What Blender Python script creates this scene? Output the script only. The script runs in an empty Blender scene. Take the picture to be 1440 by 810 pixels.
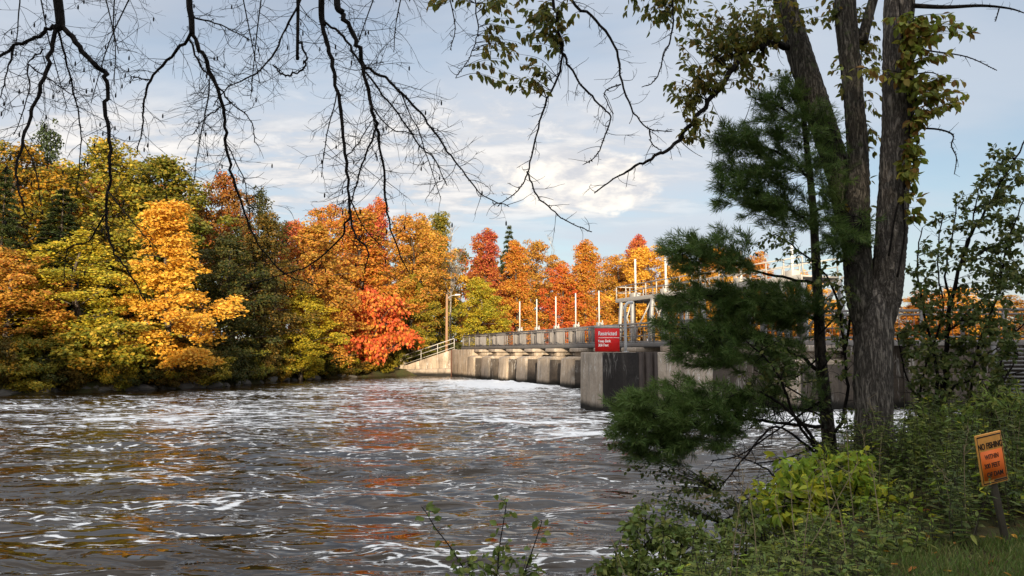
import bpy, math, random
import numpy as np
from mathutils import Vector, Matrix

PI = math.pi
R = math.radians
scene = bpy.context.scene
COL = scene.collection
rng = np.random.default_rng(7)
random.seed(7)

# ------------------------------------------------------------------ camera
EYE = 2.4
F_PX = 1050.0
PITCH = math.atan(91 / F_PX)
cd = bpy.data.cameras.new("camera")
cd.sensor_width = 36
cd.lens = F_PX / 1440 * 36
cd.clip_start = 0.05
cd.clip_end = 3000
cam = bpy.data.objects.new("camera", cd)
cam.location = (0, 0, EYE)
cam.rotation_euler = (PI / 2 + PITCH, 0, 0)
COL.objects.link(cam)
scene.camera = cam

# ------------------------------------------------------------------ sun, sky, exposure
SUN_EL = R(9.0)
SUN_H = Vector((0.04, -0.999)).normalized()
SUN_DIR = Vector((SUN_H.x * math.cos(SUN_EL), SUN_H.y * math.cos(SUN_EL), math.sin(SUN_EL)))
SUN_ROT = math.atan2(SUN_H.x, SUN_H.y)
sd = bpy.data.lights.new("sun", 'SUN')
sd.energy = 4.6
sd.angle = R(0.6)
sd.color = (1.0, 0.84, 0.62)
so = bpy.data.objects.new("sun", sd)
so.rotation_euler = (-SUN_DIR).to_track_quat('-Z', 'Y').to_euler()
so.location = SUN_DIR * 200
COL.objects.link(so)
scene.view_settings.view_transform = 'Standard'
scene.view_settings.look = 'None'
scene.view_settings.gamma = 1.0
scene.view_settings.use_curve_mapping = False
scene.view_settings.exposure = 0.84
scene.cycles.max_bounces = 6
scene.cycles.diffuse_bounces = 3
scene.cycles.glossy_bounces = 3
scene.cycles.transmission_bounces = 3
scene.cycles.transparent_max_bounces = 8


class NT:
    """small node-tree helper"""
    def __init__(self, tree):
        self.t = tree
        self.n = tree.nodes
        self.l = tree.links

    def add(self, typ, ins=None, **props):
        nd = self.n.new(typ)
        for k, v in props.items():
            setattr(nd, k, v)
        for k, v in (ins or {}).items():
            self.put(nd, k, v)
        return nd

    def put(self, nd, k, v):
        s = nd.inputs[k]
        if isinstance(v, bpy.types.NodeSocket):
            self.l.new(v, s)
        elif isinstance(v, bpy.types.Node):
            self.l.new(v.outputs[0], s)
        else:
            s.default_value = v

    def math(self, op, a, b=0.0, c=None, clamp=False):
        nd = self.add('ShaderNodeMath', {0: a, 1: b}, operation=op, use_clamp=clamp)
        if c is not None:
            self.put(nd, 2, c)
        return nd.outputs[0]

    def mix(self, fac, a, b, typ='MIX'):
        nd = self.n.new('ShaderNodeMix')
        nd.data_type = 'RGBA'
        nd.blend_type = typ
        self.put(nd, 0, fac)
        self.put(nd, 6, a)
        self.put(nd, 7, b)
        return nd.outputs[2]

    def ramp(self, fac, a, b, lo=0.0, hi=1.0, smooth=True):
        nd = self.add('ShaderNodeMapRange', {0: fac, 1: a, 2: b, 3: lo, 4: hi})
        nd.interpolation_type = 'SMOOTHSTEP' if smooth else 'LINEAR'
        return nd.outputs[0]

    def noise(self, vec, scale, detail=4, rough=0.55, dist=0.0):
        return self.add('ShaderNodeTexNoise', {'Vector': vec, 'Scale': scale, 'Detail': detail,
                                               'Roughness': rough, 'Distortion': dist})

    def mapping(self, vec, scale=(1, 1, 1), loc=(0, 0, 0), rot=(0, 0, 0)):
        return self.add('ShaderNodeMapping', {'Vector': vec, 'Scale': scale, 'Location': loc, 'Rotation': rot}).outputs[0]


def c4(c):
    return (c[0], c[1], c[2], 1.0)


world = bpy.data.worlds.new("World")
scene.world = world
world.use_nodes = True
W = NT(world.node_tree)
for nd in list(W.n):
    W.n.remove(nd)
sky = W.add('ShaderNodeTexSky', sky_type='NISHITA')
sky.sun_disc = False
sky.sun_elevation = SUN_EL
sky.sun_rotation = SUN_ROT
sky.altitude = 200
sky.air_density = 1.0
sky.dust_density = 1.2
sky.ozone_density = 1.5
dirv = W.add('ShaderNodeTexCoord').outputs['Generated']
sep = W.add('ShaderNodeSeparateXYZ', {0: dirv})
zz = W.math('ADD', W.math('MAXIMUM', sep.outputs[2], 0.0), 0.12)
px_ = W.math('DIVIDE', sep.outputs[0], zz)
py_ = W.math('DIVIDE', sep.outputs[1], zz)
el = sep.outputs[2]
plane = W.add('ShaderNodeCombineXYZ', {0: px_, 1: py_, 2: 0.0}).outputs[0]
# thin high sheet, made full and brighter overhead, out of view, to lift foreground
n1 = W.noise(W.mapping(plane, (0.55, 0.8, 1), (3.1, 0.4, 0)), 1.0, 6, 0.55, 0.3).outputs[0]
sheet = W.math('MAXIMUM', W.math('MULTIPLY', W.ramp(n1, 0.30, 0.58), W.ramp(sep.outputs[0], 0.55, 0.15, 0.7, 1.0)), W.ramp(el, 0.45, 0.75))
# small broken altocumulus in a band low over the trees
n2 = W.noise(W.mapping(plane, (1.0, 1.9, 1), (1.3, 2.2, 0)), 3.2, 5, 0.6, 0.2).outputs[0]
n2b = W.noise(W.mapping(plane, (0.5, 0.7, 1), (7.7, 1.2, 0)), 0.9, 3, 0.5).outputs[0]
band = W.math('MULTIPLY', W.ramp(el, 0.15, 0.20), W.ramp(el, 0.33, 0.25))
side = W.ramp(sep.outputs[0], 0.32, 0.10)
puff = W.math('MULTIPLY', W.ramp(n2, 0.40, 0.56), W.math('MULTIPLY', band, W.math('MULTIPLY', side, W.ramp(n2b, 0.26, 0.42))))
base = W.add('ShaderNodeHueSaturation', {'Saturation': 0.85, 'Value': 1.0, 'Color': sky.outputs[0]}).outputs[0]
lift = W.mix(1.0, W.mix(1.0, base, (0.72, 0.72, 0.70, 1), 'MULTIPLY'), (0.45, 0.55, 0.8, 1), 'ADD')
col = W.mix(W.math('MULTIPLY', sheet, 0.85), lift, W.mix(W.ramp(el, 0.42, 0.8), (3.15, 3.35, 3.7, 1), (9.8, 9.8, 10.1, 1)))
n3 = W.noise(W.mapping(plane, (0.4, 0.9, 1), (0.3, 5.2, 0)), 1.4, 5, 0.6).outputs[0]
grey = W.math('MULTIPLY', W.ramp(n3, 0.48, 0.70), W.ramp(el, 0.2, 0.5))
col = W.mix(W.math('MULTIPLY', grey, 0.75), col, (2.5, 2.62, 2.95, 1))
puffcol = W.mix(W.ramp(n2, 0.45, 0.68), (3.3, 3.35, 3.5, 1), (4.7, 4.55, 4.4, 1))
col = W.mix(puff, col, puffcol)


def hump(cx, cz, sx, sz):
    a = W.math('POWER', W.math('DIVIDE', W.math('SUBTRACT', sep.outputs[0], cx), sx), 2.0)
    b = W.math('POWER', W.math('DIVIDE', W.math('SUBTRACT', el, cz), sz), 2.0)
    return W.math('EXPONENT', W.math('MULTIPLY', W.math('ADD', a, b), -1.0))


cv = W.mapping(dirv, (7.0, 3.0, 17.0), (2.3, 0.7, 1.9))
cn = W.noise(cv, 1.0, 6, 0.6, 0.25).outputs[0]
cn_up = W.noise(W.mapping(dirv, (7.0, 3.0, 17.0), (2.15, 0.7, 2.25)), 1.0, 6, 0.6, 0.25).outputs[0]
bank = W.math('ADD', hump(0.12, 0.225, 0.10, 0.040), W.math('MULTIPLY', hump(-0.02, 0.235, 0.16, 0.05), 0.75))
bm_ = W.ramp(W.math('ADD', cn, W.math('MULTIPLY', bank, 0.42)), 0.72, 0.88)
bshade = W.ramp(W.math('SUBTRACT', cn, cn_up), -0.10, 0.12)
bankcol = W.mix(bshade, (3.25, 3.3, 3.5, 1), (5.6, 5.2, 4.65, 1))
an = W.noise(W.mapping(dirv, (17.0, 6.0, 46.0), (0.4, 3.1, 0.2)), 1.0, 5, 0.62, 0.3).outputs[0]
alto = W.math('MULTIPLY', W.ramp(an, 0.42, 0.60), W.math('ADD', hump(-0.17, 0.25, 0.20, 0.060), W.math('MULTIPLY', hump(0.0, 0.30, 0.22, 0.03), 0.6), clamp=True))
col = W.mix(W.math('MULTIPLY', alto, 0.9), col, W.mix(W.ramp(an, 0.5, 0.7), (3.45, 3.5, 3.65, 1), (4.9, 4.7, 4.5, 1)))
col = W.mix(bm_, col, bankcol)
bg = W.add('ShaderNodeBackground', {'Color': col, 'Strength': 0.12})
W.l.new(bg.outputs[0], W.add('ShaderNodeOutputWorld').inputs[0])


# ------------------------------------------------------------------ pixel helpers (photo is 1440 x 810)
def ray(px, py):
    u = (px - 720) / F_PX
    v = -(py - 405) / F_PX
    cp, sp = math.cos(PITCH), math.sin(PITCH)
    return np.array((u, cp - v * sp, sp + v * cp))


def at(px, py, Y):
    d = ray(px, py)
    return d * (Y / d[1]) + np.array((0, 0, EYE))


def gnd(px, py, z=0.0):
    d = ray(px, py)
    return d * ((z - EYE) / d[2]) + np.array((0, 0, EYE))


def m_px(w, Y):
    return w * Y / F_PX


# ------------------------------------------------------------------ mesh helpers
class MB:
    def __init__(self):
        self.v = []
        self.q = []
        self.t = []
        self.n = 0

    def add(self, v, quads=None, tris=None):
        v = np.asarray(v, float).reshape(-1, 3)
        if quads is not None and len(quads):
            self.q.append(np.asarray(quads, int) + self.n)
        if tris is not None and len(tris):
            self.t.append(np.asarray(tris, int) + self.n)
        self.v.append(v)
        self.n += len(v)

    def mesh(self, name, smooth=False):
        me = bpy.data.meshes.new(name)
        V = np.concatenate(self.v) if self.v else np.zeros((0, 3))
        Q = np.concatenate(self.q) if self.q else np.zeros((0, 4), int)
        T = np.concatenate(self.t) if self.t else np.zeros((0, 3), int)
        me.vertices.add(len(V))
        me.vertices.foreach_set('co', V.astype(np.float32).ravel())
        loops = np.concatenate([Q.ravel(), T.ravel()])
        me.loops.add(len(loops))
        me.loops.foreach_set('vertex_index', loops.astype(np.int32))
        starts = np.concatenate([np.arange(len(Q)) * 4, len(Q) * 4 + np.arange(len(T)) * 3])
        me.polygons.add(len(starts))
        me.polygons.foreach_set('loop_start', starts.astype(np.int32))
        me.update(calc_edges=True)
        me.validate()
        if smooth:
            me.polygons.foreach_set('use_smooth', np.ones(len(me.polygons), bool))
        return me

    def obj(self, name, mat, parent=None, smooth=False, origin=None):
        if origin is not None:
            o3 = np.asarray(origin, float)
            self.v = [a - o3 for a in self.v]
        ob = bpy.data.objects.new(name, self.mesh(name, smooth))
        if mat is not None:
            ob.data.materials.append(mat)
        COL.objects.link(ob)
        if origin is not None:
            ob.location = origin
        if parent is not None:
            ob.parent = parent
        return ob


def tube(mb, pts, rad, sides=6, cap=True):
    pts = np.asarray(pts, float)
    n = len(pts)
    rad = np.broadcast_to(np.asarray(rad, float), (n,))
    tan = np.gradient(pts, axis=0)
    tan /= np.linalg.norm(tan, axis=1, keepdims=True) + 1e-9
    ref = np.array((0.31, 0.95, 0.11)) if abs(tan[0][2]) > 0.5 else np.array((0.05, 0.1, 1.0))
    a = np.cross(tan, ref)
    a /= np.linalg.norm(a, axis=1, keepdims=True) + 1e-9
    b = np.cross(tan, a)
    th = np.arange(sides) * 2 * PI / sides
    ring = pts[:, None, :] + rad[:, None, None] * (np.cos(th)[None, :, None] * a[:, None, :] + np.sin(th)[None, :, None] * b[:, None, :])
    i = np.arange(n - 1)[:, None] * sides
    j = np.arange(sides)[None, :]
    k = (j + 1) % sides
    quads = np.stack([i + j, i + k, i + sides + k, i + sides + j], -1).reshape(-1, 4)
    v = ring.reshape(-1, 3)
    tris = None
    if cap:
        v = np.concatenate([v, pts[:1], pts[-1:]])
        c0, c1 = n * sides, n * sides + 1
        jj = np.arange(sides)
        kk = (jj + 1) % sides
        tris = np.concatenate([np.stack([kk, jj, np.full(sides, c0)], -1),
                               np.stack([jj + (n - 1) * sides, kk + (n - 1) * sides, np.full(sides, c1)], -1)])
    mb.add(v, quads, tris)


def smooth_path(pts, k=4):
    """Catmull-Rom through control points (any dimension)"""
    P = np.asarray(pts, float)
    if len(P) < 3:
        t = np.linspace(0, 1, k + 1)[:, None]
        return P[0] * (1 - t) + P[-1] * t
    E = np.concatenate([[2 * P[0] - P[1]], P, [2 * P[-1] - P[-2]]])
    out = []
    for i in range(1, len(E) - 2):
        p0, p1, p2, p3 = E[i - 1:i + 3]
        for t in np.arange(k) / k:
            out.append(0.5 * ((2 * p1) + (-p0 + p2) * t + (2 * p0 - 5 * p1 + 4 * p2 - p3) * t * t + (-p0 + 3 * p1 - 3 * p2 + p3) * t ** 3))
    out.append(P[-1])
    return np.array(out)


BOXQ = np.array([[0, 3, 2, 1], [4, 5, 6, 7], [0, 1, 5, 4], [1, 2, 6, 5], [2, 3, 7, 6], [3, 0, 4, 7]])


def hexa(mb, p8):
    mb.add(p8, BOXQ)


def wbox(mb, x0, x1, y0, y1, z0, z1, fn=None):
    p = [(x0, y0, z0), (x1, y0, z0), (x1, y1, z0), (x0, y1, z0), (x0, y0, z1), (x1, y0, z1), (x1, y1, z1), (x0, y1, z1)]
    if fn:
        p = [fn(*a) for a in p]
    hexa(mb, p)


def bar(mb, a, b, w, h=None):
    """square bar between two points"""
    a, b = np.asarray(a, float), np.asarray(b, float)
    h = h or w
    t = (b - a) / np.linalg.norm(b - a)
    up = np.array((0, 0, 1.0)) if abs(t[2]) < 0.9 else np.array((DX, DY, 0.0))
    s = np.cross(t, up)
    s /= np.linalg.norm(s)
    u = np.cross(s, t)
    p = []
    for e in (a, b):
        for i, j in ((-1, -1), (1, -1), (1, 1), (-1, 1)):
            p.append(e + s * i * w / 2 + u * j * h / 2)
    hexa(mb, p)


def unit(a):
    return a / (np.linalg.norm(a, axis=-1, keepdims=True) + 1e-9)


def leaves(mb, C, axis, nrm, L, Wd, fold=None):
    """rhombic leaves; with fold: two quads along the midrib, pointed tip"""
    C = np.asarray(C, float)
    n = len(C)
    if n == 0:
        return
    axis = unit(axis)
    side = unit(np.cross(axis, nrm))
    up = np.cross(side, axis)
    L = np.broadcast_to(L, (n,))[:, None]
    Wd = np.broadcast_to(Wd, (n,))[:, None]
    if fold is None:
        v = np.stack([C, C + axis * L * .45 + side * Wd * .5, C + axis * L, C + axis * L * .45 - side * Wd * .5], 1)
        mb.add(v.reshape(-1, 3), np.arange(n * 4).reshape(n, 4))
    else:
        f = up * Wd * fold
        droop = -up * L * .12
        v = np.stack([C, C + axis * L * .28 + side * Wd * .42 + f, C + axis * L * .62 + side * Wd * .40 + f + droop * .4, C + axis * L + droop,
                      C + axis * L * .62 - side * Wd * .40 + f + droop * .4, C + axis * L * .28 - side * Wd * .42 + f], 1)
        i = np.arange(n)[:, None] * 6
        q = np.concatenate([i + np.array([[0, 1, 2, 3]]), i + np.array([[0, 3, 4, 5]])])
        mb.add(v.reshape(-1, 3), q)


def empty(name, loc, label, cat, group=None, rotz=0.0):
    o = bpy.data.objects.new(name, None)
    o.empty_display_size = 0.3
    o.location = loc
    o.rotation_euler = (0, 0, rotz)
    COL.objects.link(o)
    return tag(o, label, cat, group)


def tag(o, label=None, cat=None, group=None, kind=None):
    if label:
        o['label'] = label
    if cat:
        o['category'] = cat
    if group:
        o['group'] = group
    if kind:
        o['kind'] = kind
    return o


def keep(ob, root):
    """parent ob (built in world coordinates) to an unrotated root without moving it"""
    ob.parent = root
    ob.location = Vector(ob.location) - Vector(root.location)
    return ob


# ------------------------------------------------------------------ materials
def new_mat(name):
    m = bpy.data.materials.new(name)
    m.use_nodes = True
    t = NT(m.node_tree)
    for nd in list(t.n):
        t.n.remove(nd)
    out = t.add('ShaderNodeOutputMaterial')
    return m, t, out


def principled(t, out, **k):
    p = t.add('ShaderNodeBsdfPrincipled')
    for a, b in k.items():
        t.put(p, a.replace('_', ' '), b)
    t.l.new(p.outputs[0], out.inputs[0])
    return p


def leaf_mat(name, a, b, c=None, scale=0.35, trans=0.35, spread=0.5, mixlo=0.38, mixhi=0.62):
    """leaf colours: a and b change over in patches through the crown, c on odd single leaves"""
    m, t, out = new_mat(name)
    oc = t.add('ShaderNodeTexCoord').outputs['Object']
    info = t.add('ShaderNodeObjectInfo')
    off = t.add('ShaderNodeVectorMath', {0: oc, 1: t.math('MULTIPLY', info.outputs['Random'], 50.0)}, operation='ADD').outputs[0]
    rnd = t.add('ShaderNodeNewGeometry').outputs['Random Per Island']
    n = t.noise(off, scale, 3, 0.6).outputs[0]
    n = t.math('ADD', n, t.math('MULTIPLY', t.math('SUBTRACT', rnd, 0.5), 0.36))
    col = t.mix(t.ramp(n, mixlo, mixhi), c4(a), c4(b))
    if c is not None:
        r2 = t.math('FRACT', t.math('MULTIPLY', rnd, 17.31))
        col = t.mix(t.math('MULTIPLY', t.ramp(r2, 0.72, 0.82), 0.75), col, c4(c))
    val = t.math('ADD', t.math('MULTIPLY', t.math('FRACT', t.math('MULTIPLY', rnd, 7.77)), spread), 1 - spread * .5)
    col = t.mix(1.0, col, t.add('ShaderNodeCombineColor', {0: val, 1: val, 2: val}).outputs[0], 'MULTIPLY')
    d = t.add('ShaderNodeBsdfPrincipled', {'Base Color': col, 'Roughness': 0.55, 'Specular IOR Level': 0.25})
    tr = t.add('ShaderNodeBsdfTranslucent', {'Color': col})
    mx = t.add('ShaderNodeMixShader', {0: trans, 1: d, 2: tr})
    t.l.new(mx.outputs[0], out.inputs[0])
    return m


def bark_mat(name, dark, light, sx=14, sz=2.2, bump=0.9, lichen=None):
    m, t, out = new_mat(name)
    oc = t.add('ShaderNodeTexCoord').outputs['Object']
    mp = t.mapping(oc, (sx, sx, sz))
    n0 = t.noise(mp, 0.55, 3, 0.6, 0.6).outputs[0]
    ridge = t.math('SUBTRACT', 1.0, t.math('ABSOLUTE', t.math('MULTIPLY_ADD', n0, 4.4, -2.2)), clamp=True)
    n = t.noise(t.mapping(oc, (sx * 1.6, sx * 1.6, sz * 3)), 1.0, 6, 0.7, 0.4)
    h = t.math('ADD', t.math('MULTIPLY', t.math('SUBTRACT', 1.0, ridge), 0.7), t.math('MULTIPLY', n.outputs[0], 0.9))
    col = t.mix(t.ramp(h, 0.42, 1.15), c4(dark), c4(light))
    big = t.noise(oc, 1.6, 3).outputs[0]
    col = t.mix(t.ramp(big, 0.45, 0.75, 0, 0.25), col, c4(dark))
    if lichen:
        ln = t.noise(oc, 7.0, 4, 0.6).outputs[0]
        col = t.mix(t.ramp(ln, 0.56, 0.68, 0, 0.6), col, c4(lichen))
    bp = t.add('ShaderNodeBump', {'Strength': bump, 'Distance': 0.03, 'Height': h})
    principled(t, out, Base_Color=col, Roughness=0.9, Normal=bp.outputs[0], Specular_IOR_Level=0.15)
    return m


def plain_mat(name, col, rough=0.6, metal=0.0, var=0.25, scale=6.0, bump=0.0, spec=0.4):
    m, t, out = new_mat(name)
    oc = t.add('ShaderNodeTexCoord').outputs['Object']
    n = t.noise(oc, scale, 5, 0.6).outputs[0]
    cc = t.mix(n, c4([x * (1 - var) for x in col]), c4([min(1, x * (1 + var)) for x in col]))
    p = principled(t, out, Base_Color=cc, Roughness=rough, Metallic=metal, Specular_IOR_Level=spec)
    if bump:
        bp = t.add('ShaderNodeBump', {'Strength': bump, 'Distance': 0.02, 'Height': n})
        t.put(p, 'Normal', bp.outputs[0])
    return m


def concrete_mat(name, base, dark, stain=0.5, streak=0.5, wet=True):
    m, t, out = new_mat(name)
    g = t.add('ShaderNodeNewGeometry').outputs['Position']
    z = t.add('ShaderNodeSeparateXYZ', {0: g}).outputs[2]
    n = t.noise(g, 1.1, 6, 0.65).outputs[0]
    fine = t.noise(g, 9.0, 6, 0.7).outputs[0]
    col = t.mix(t.ramp(n, 0.3, 0.72), c4(base), c4(dark))
    col = t.mix(t.ramp(fine, 0.35, 0.75, 0, 0.5), col, c4([x * .55 for x in dark]))
    # grime running down
    gm = t.mapping(g, (2.2, 2.2, 0.22))
    gr = t.noise(gm, 1.3, 5, 0.6).outputs[0]
    col = t.mix(t.ramp(gr, 0.48, 0.68, 0, stain), col, (0.05, 0.042, 0.034, 1))
    # lime streaks
    sm = t.mapping(g, (3.0, 3.0, 0.28), (5, 2, 0))
    sn = t.noise(sm, 1.0, 4, 0.6, 0.8).outputs[0]
    thin = t.math('SUBTRACT', 1.0, t.ramp(t.math('ABSOLUTE', t.math('SUBTRACT', sn, 0.47)), 0.0, 0.017))
    lim = t.math('MULTIPLY', thin, t.ramp(t.noise(g, 0.9, 2).outputs[0], 0.42, 0.6))
    col = t.mix(t.math('MULTIPLY', lim, streak), col, (0.62, 0.58, 0.52, 1))
    if wet:
        wl = t.math('ADD', z, t.math('MULTIPLY', n, -0.35))
        col = t.mix(t.ramp(wl, 0.32, -0.02), col, (0.022, 0.02, 0.016, 1))
    bp = t.add('ShaderNodeBump', {'Strength': 0.5, 'Distance': 0.03, 'Height': fine})
    principled(t, out, Base_Color=col, Roughness=0.88, Normal=bp.outputs[0], Specular_IOR_Level=0.25)
    return m


M = {}
M['concrete'] = concrete_mat('weathered_concrete', (0.50, 0.395, 0.29), (0.34, 0.265, 0.19), 0.5, 1.0)
M['concrete_pale'] = concrete_mat('pale_concrete', (0.46, 0.375, 0.29), (0.33, 0.265, 0.20), 0.45, 0.9)
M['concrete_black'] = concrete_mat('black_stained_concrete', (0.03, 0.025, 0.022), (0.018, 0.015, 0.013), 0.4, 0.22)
M['concrete_brown'] = concrete_mat('dark_brown_concrete', (0.125, 0.098, 0.074), (0.06, 0.047, 0.037), 0.6, 0.5)  # darker brown concrete for pier flanks, rear flank wall and gate bay
M['screen'] = plain_mat('dull_screen_steel', (0.16, 0.155, 0.15), 0.6, 0.3, 0.3, 3)
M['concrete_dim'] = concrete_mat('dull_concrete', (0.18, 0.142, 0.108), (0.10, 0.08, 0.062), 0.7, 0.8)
M['straw'] = plain_mat('dry_straw', (0.30, 0.23, 0.13), 0.8, 0, 0.3, 20)
M['deck_steel'] = plain_mat('grey_deck_steel', (0.16, 0.15, 0.14), 0.7, 0.1, 0.3, 2)
M['galv'] = plain_mat('galvanised_steel', (0.42, 0.42, 0.41), 0.5, 0.35, 0.2, 4)
M['weathered_rail'] = plain_mat('weathered_rail', (0.22, 0.20, 0.185), 0.7, 0.1, 0.35, 3)
M['white_paint'] = plain_mat('white_paint', (0.62, 0.60, 0.55), 0.5, 0, 0.12, 5)
M['pale_steel'] = plain_mat('pale_steel', (0.46, 0.43, 0.38), 0.55, 0.1, 0.2, 3)
M['dark_steel'] = plain_mat('rusty_dark_steel', (0.055, 0.04, 0.032), 0.7, 0.2, 0.5, 3)
M['rust'] = plain_mat('rusty_edge_steel', (0.12, 0.05, 0.03), 0.8, 0.1, 0.5, 5)
M['wood_pole'] = plain_mat('pole_wood', (0.30, 0.17, 0.09), 0.85, 0, 0.35, 8)
M['stake'] = plain_mat('stake_wood', (0.06, 0.05, 0.035), 0.9, 0, 0.4, 12, 0.4)
M['red_sign'] = plain_mat('red_sign_paint', (0.70, 0.012, 0.012), 0.45, 0, 0.06, 3)
M['white_letter'] = plain_mat('white_lettering', (0.9, 0.9, 0.88), 0.5, 0, 0.05, 3)
M['orange_sign'] = plain_mat('orange_sign_paint', (0.92, 0.17, 0.018), 0.55, 0, 0.15, 9)
M['tan_board'] = plain_mat('faded_board', (0.66, 0.30, 0.06), 0.7, 0, 0.35, 14)
M['black_letter'] = plain_mat('black_lettering', (0.012, 0.01, 0.01), 0.6, 0, 0.2, 8)
M['rock'] = plain_mat('bank_rock', (0.22, 0.20, 0.18), 0.9, 0, 0.5, 2.0, 0.8)
M['rock_dark'] = plain_mat('dark_bank_rock', (0.11, 0.098, 0.085), 0.85, 0, 0.5, 2.0, 0.8)  # darker version of the bank rock colour
M['rock_warm'] = plain_mat('riprap_rock', (0.32, 0.24, 0.16), 0.9, 0, 0.5, 2.0, 0.8)
M['bark'] = bark_mat('hardwood_bark', (0.060, 0.051, 0.044), (0.36, 0.31, 0.26), 40, 6.5, 1.0, None)
M['bark_moss'] = bark_mat('mossy_bark', (0.034, 0.030, 0.024), (0.23, 0.20, 0.16), 40, 6.5, 1.0, (0.10, 0.13, 0.05))
M['bark_dark'] = bark_mat('dark_bark', (0.010, 0.008, 0.007), (0.035, 0.028, 0.023), 30, 6, 0.6)
M['bark_pine'] = bark_mat('pine_bark', (0.025, 0.02, 0.016), (0.11, 0.09, 0.07), 30, 8, 0.8, (0.14, 0.16, 0.12))
M['bark_wood'] = bark_mat('far_bark', (0.05, 0.04, 0.032), (0.22, 0.18, 0.14), 5, 1.2, 0.6)
M['bark_birch'] = bark_mat('pale_birch_bark', (0.14, 0.12, 0.10), (0.50, 0.46, 0.40), 3, 5, 0.3)

LM = {
    'broad': leaf_mat('broad_shrub_leaves', (0.135, 0.20, 0.04), (0.20, 0.26, 0.05), (0.30, 0.30, 0.06), 1.6, 0.45),
    'lime2': leaf_mat('pale_olive_leaves', (0.36, 0.29, 0.03), (0.20, 0.21, 0.025), (0.60, 0.36, 0.04)),
    'gold': leaf_mat('gold_leaves', (0.76, 0.44, 0.05), (0.70, 0.33, 0.035), (0.78, 0.52, 0.08)),
    'amber': leaf_mat('amber_leaves', (0.58, 0.29, 0.04), (0.40, 0.24, 0.035), (0.50, 0.15, 0.035)),
    'orange': leaf_mat('orange_leaves', (0.60, 0.23, 0.032), (0.50, 0.29, 0.035), (0.58, 0.13, 0.035)),
    'flame': leaf_mat('flame_orange_leaves', (0.62, 0.115, 0.03), (0.62, 0.27, 0.04), (0.60, 0.08, 0.035)),
    'red': leaf_mat('red_leaves', (0.46, 0.075, 0.05), (0.56, 0.23, 0.04), (0.40, 0.14, 0.04)),
    'crimson': leaf_mat('crimson_leaves', (0.52, 0.065, 0.07), (0.55, 0.20, 0.04), (0.58, 0.12, 0.05)),
    'rust': leaf_mat('rust_leaves', (0.36, 0.09, 0.02), (0.24, 0.13, 0.025), (0.45, 0.17, 0.03)),
    'yellow_green': leaf_mat('yellow_green_leaves', (0.42, 0.32, 0.03), (0.19, 0.20, 0.025), (0.58, 0.36, 0.04)),
    'lime': leaf_mat('lime_leaves', (0.56, 0.42, 0.03), (0.30, 0.30, 0.03), (0.64, 0.42, 0.04)),
    'green': leaf_mat('green_leaves', (0.115, 0.135, 0.018), (0.20, 0.18, 0.02), (0.36, 0.24, 0.03)),
    'green_gold': leaf_mat('green_gold_leaves', (0.14, 0.145, 0.018), (0.50, 0.25, 0.02), (0.38, 0.24, 0.02)),
    'olive': leaf_mat('olive_leaves', (0.085, 0.075, 0.015), (0.15, 0.10, 0.018), (0.25, 0.13, 0.02)),
    'dark_green': leaf_mat('dark_green_leaves', (0.045, 0.060, 0.014), (0.075, 0.075, 0.015), (0.14, 0.10, 0.02)),
    'evergreen': leaf_mat('evergreen_needles', (0.035, 0.055, 0.016), (0.06, 0.075, 0.018), None, trans=0.15),
    # foreground
    'pine': leaf_mat('pine_needles', (0.085, 0.15, 0.034), (0.13, 0.20, 0.048), (0.17, 0.21, 0.06), 1.5, 0.3),
    'canopy': leaf_mat('canopy_leaves', (0.12, 0.145, 0.03), (0.19, 0.18, 0.035), (0.27, 0.17, 0.035), 1.4, 0.55),
    'vine': leaf_mat('vine_leaves', (0.19, 0.235, 0.035), (0.30, 0.28, 0.05), (0.26, 0.10, 0.03), 2.0, 0.45),
    'sapling': leaf_mat('sapling_leaves', (0.08, 0.115, 0.028), (0.125, 0.155, 0.038), (0.20, 0.19, 0.05), 1.5, 0.4),
    'shrub_lime': leaf_mat('lime_shrub_leaves', (0.25, 0.36, 0.04), (0.50, 0.47, 0.04), (0.36, 0.42, 0.045), 2.6, 0.45, mixlo=.46, mixhi=.66),
    'weed': leaf_mat('weed_leaves', (0.12, 0.175, 0.038), (0.17, 0.215, 0.045), (0.26, 0.26, 0.06), 1.2, 0.35),
    'weed_dark': leaf_mat('dark_weed_leaves', (0.07, 0.105, 0.028), (0.105, 0.135, 0.032), (0.14, 0.15, 0.04), 1.2, 0.35),
    'grass': leaf_mat('grass_blades', (0.10, 0.16, 0.032), (0.13, 0.18, 0.04), (0.22, 0.20, 0.07), 1.5, 0.3),
}

# ------------------------------------------------------------------ shorelines, ground
far_shore = [gnd(*p)[:2] for p in ((0, 556), (90, 553), (180, 550), (240, 547), (300, 545), (345, 541), (400, 536), (480, 531), (560, 528.5))]
FAR = [(-140, -90), (-75, -20), (-48, 20), (-37, 34)] + [tuple(p) for p in far_shore] + [(-6.4, 79.6), (-4, 84), (2, 92), (12, 104), (26, 114), (50, 130), (110, 165), (260, 230)]
NEAR = [(260, 120), (120, 70), (60, 40), (34, 31), (24, 28.5), (19, 25), (14, 19), (9, 13.6), (6.0, 11.2), (3.6, 9.7), (2.4, 8.5), (1.35, 6.5), (0.2, 5.0), (-1.5, 4.3), (-5, 3.6), (-14, -3), (-40, -22), (-100, -90)]
POLY = np.array(FAR + NEAR)


def seg_dist(P, pts):
    pts = np.asarray(pts, float)
    d = np.full(len(P), 1e9)
    for a, b in zip(pts[:-1], pts[1:]):
        ab = b - a
        t = np.clip(((P - a) @ ab) / (ab @ ab), 0, 1)
        d = np.minimum(d, np.linalg.norm(P - (a + t[:, None] * ab), axis=1))
    return d


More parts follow.
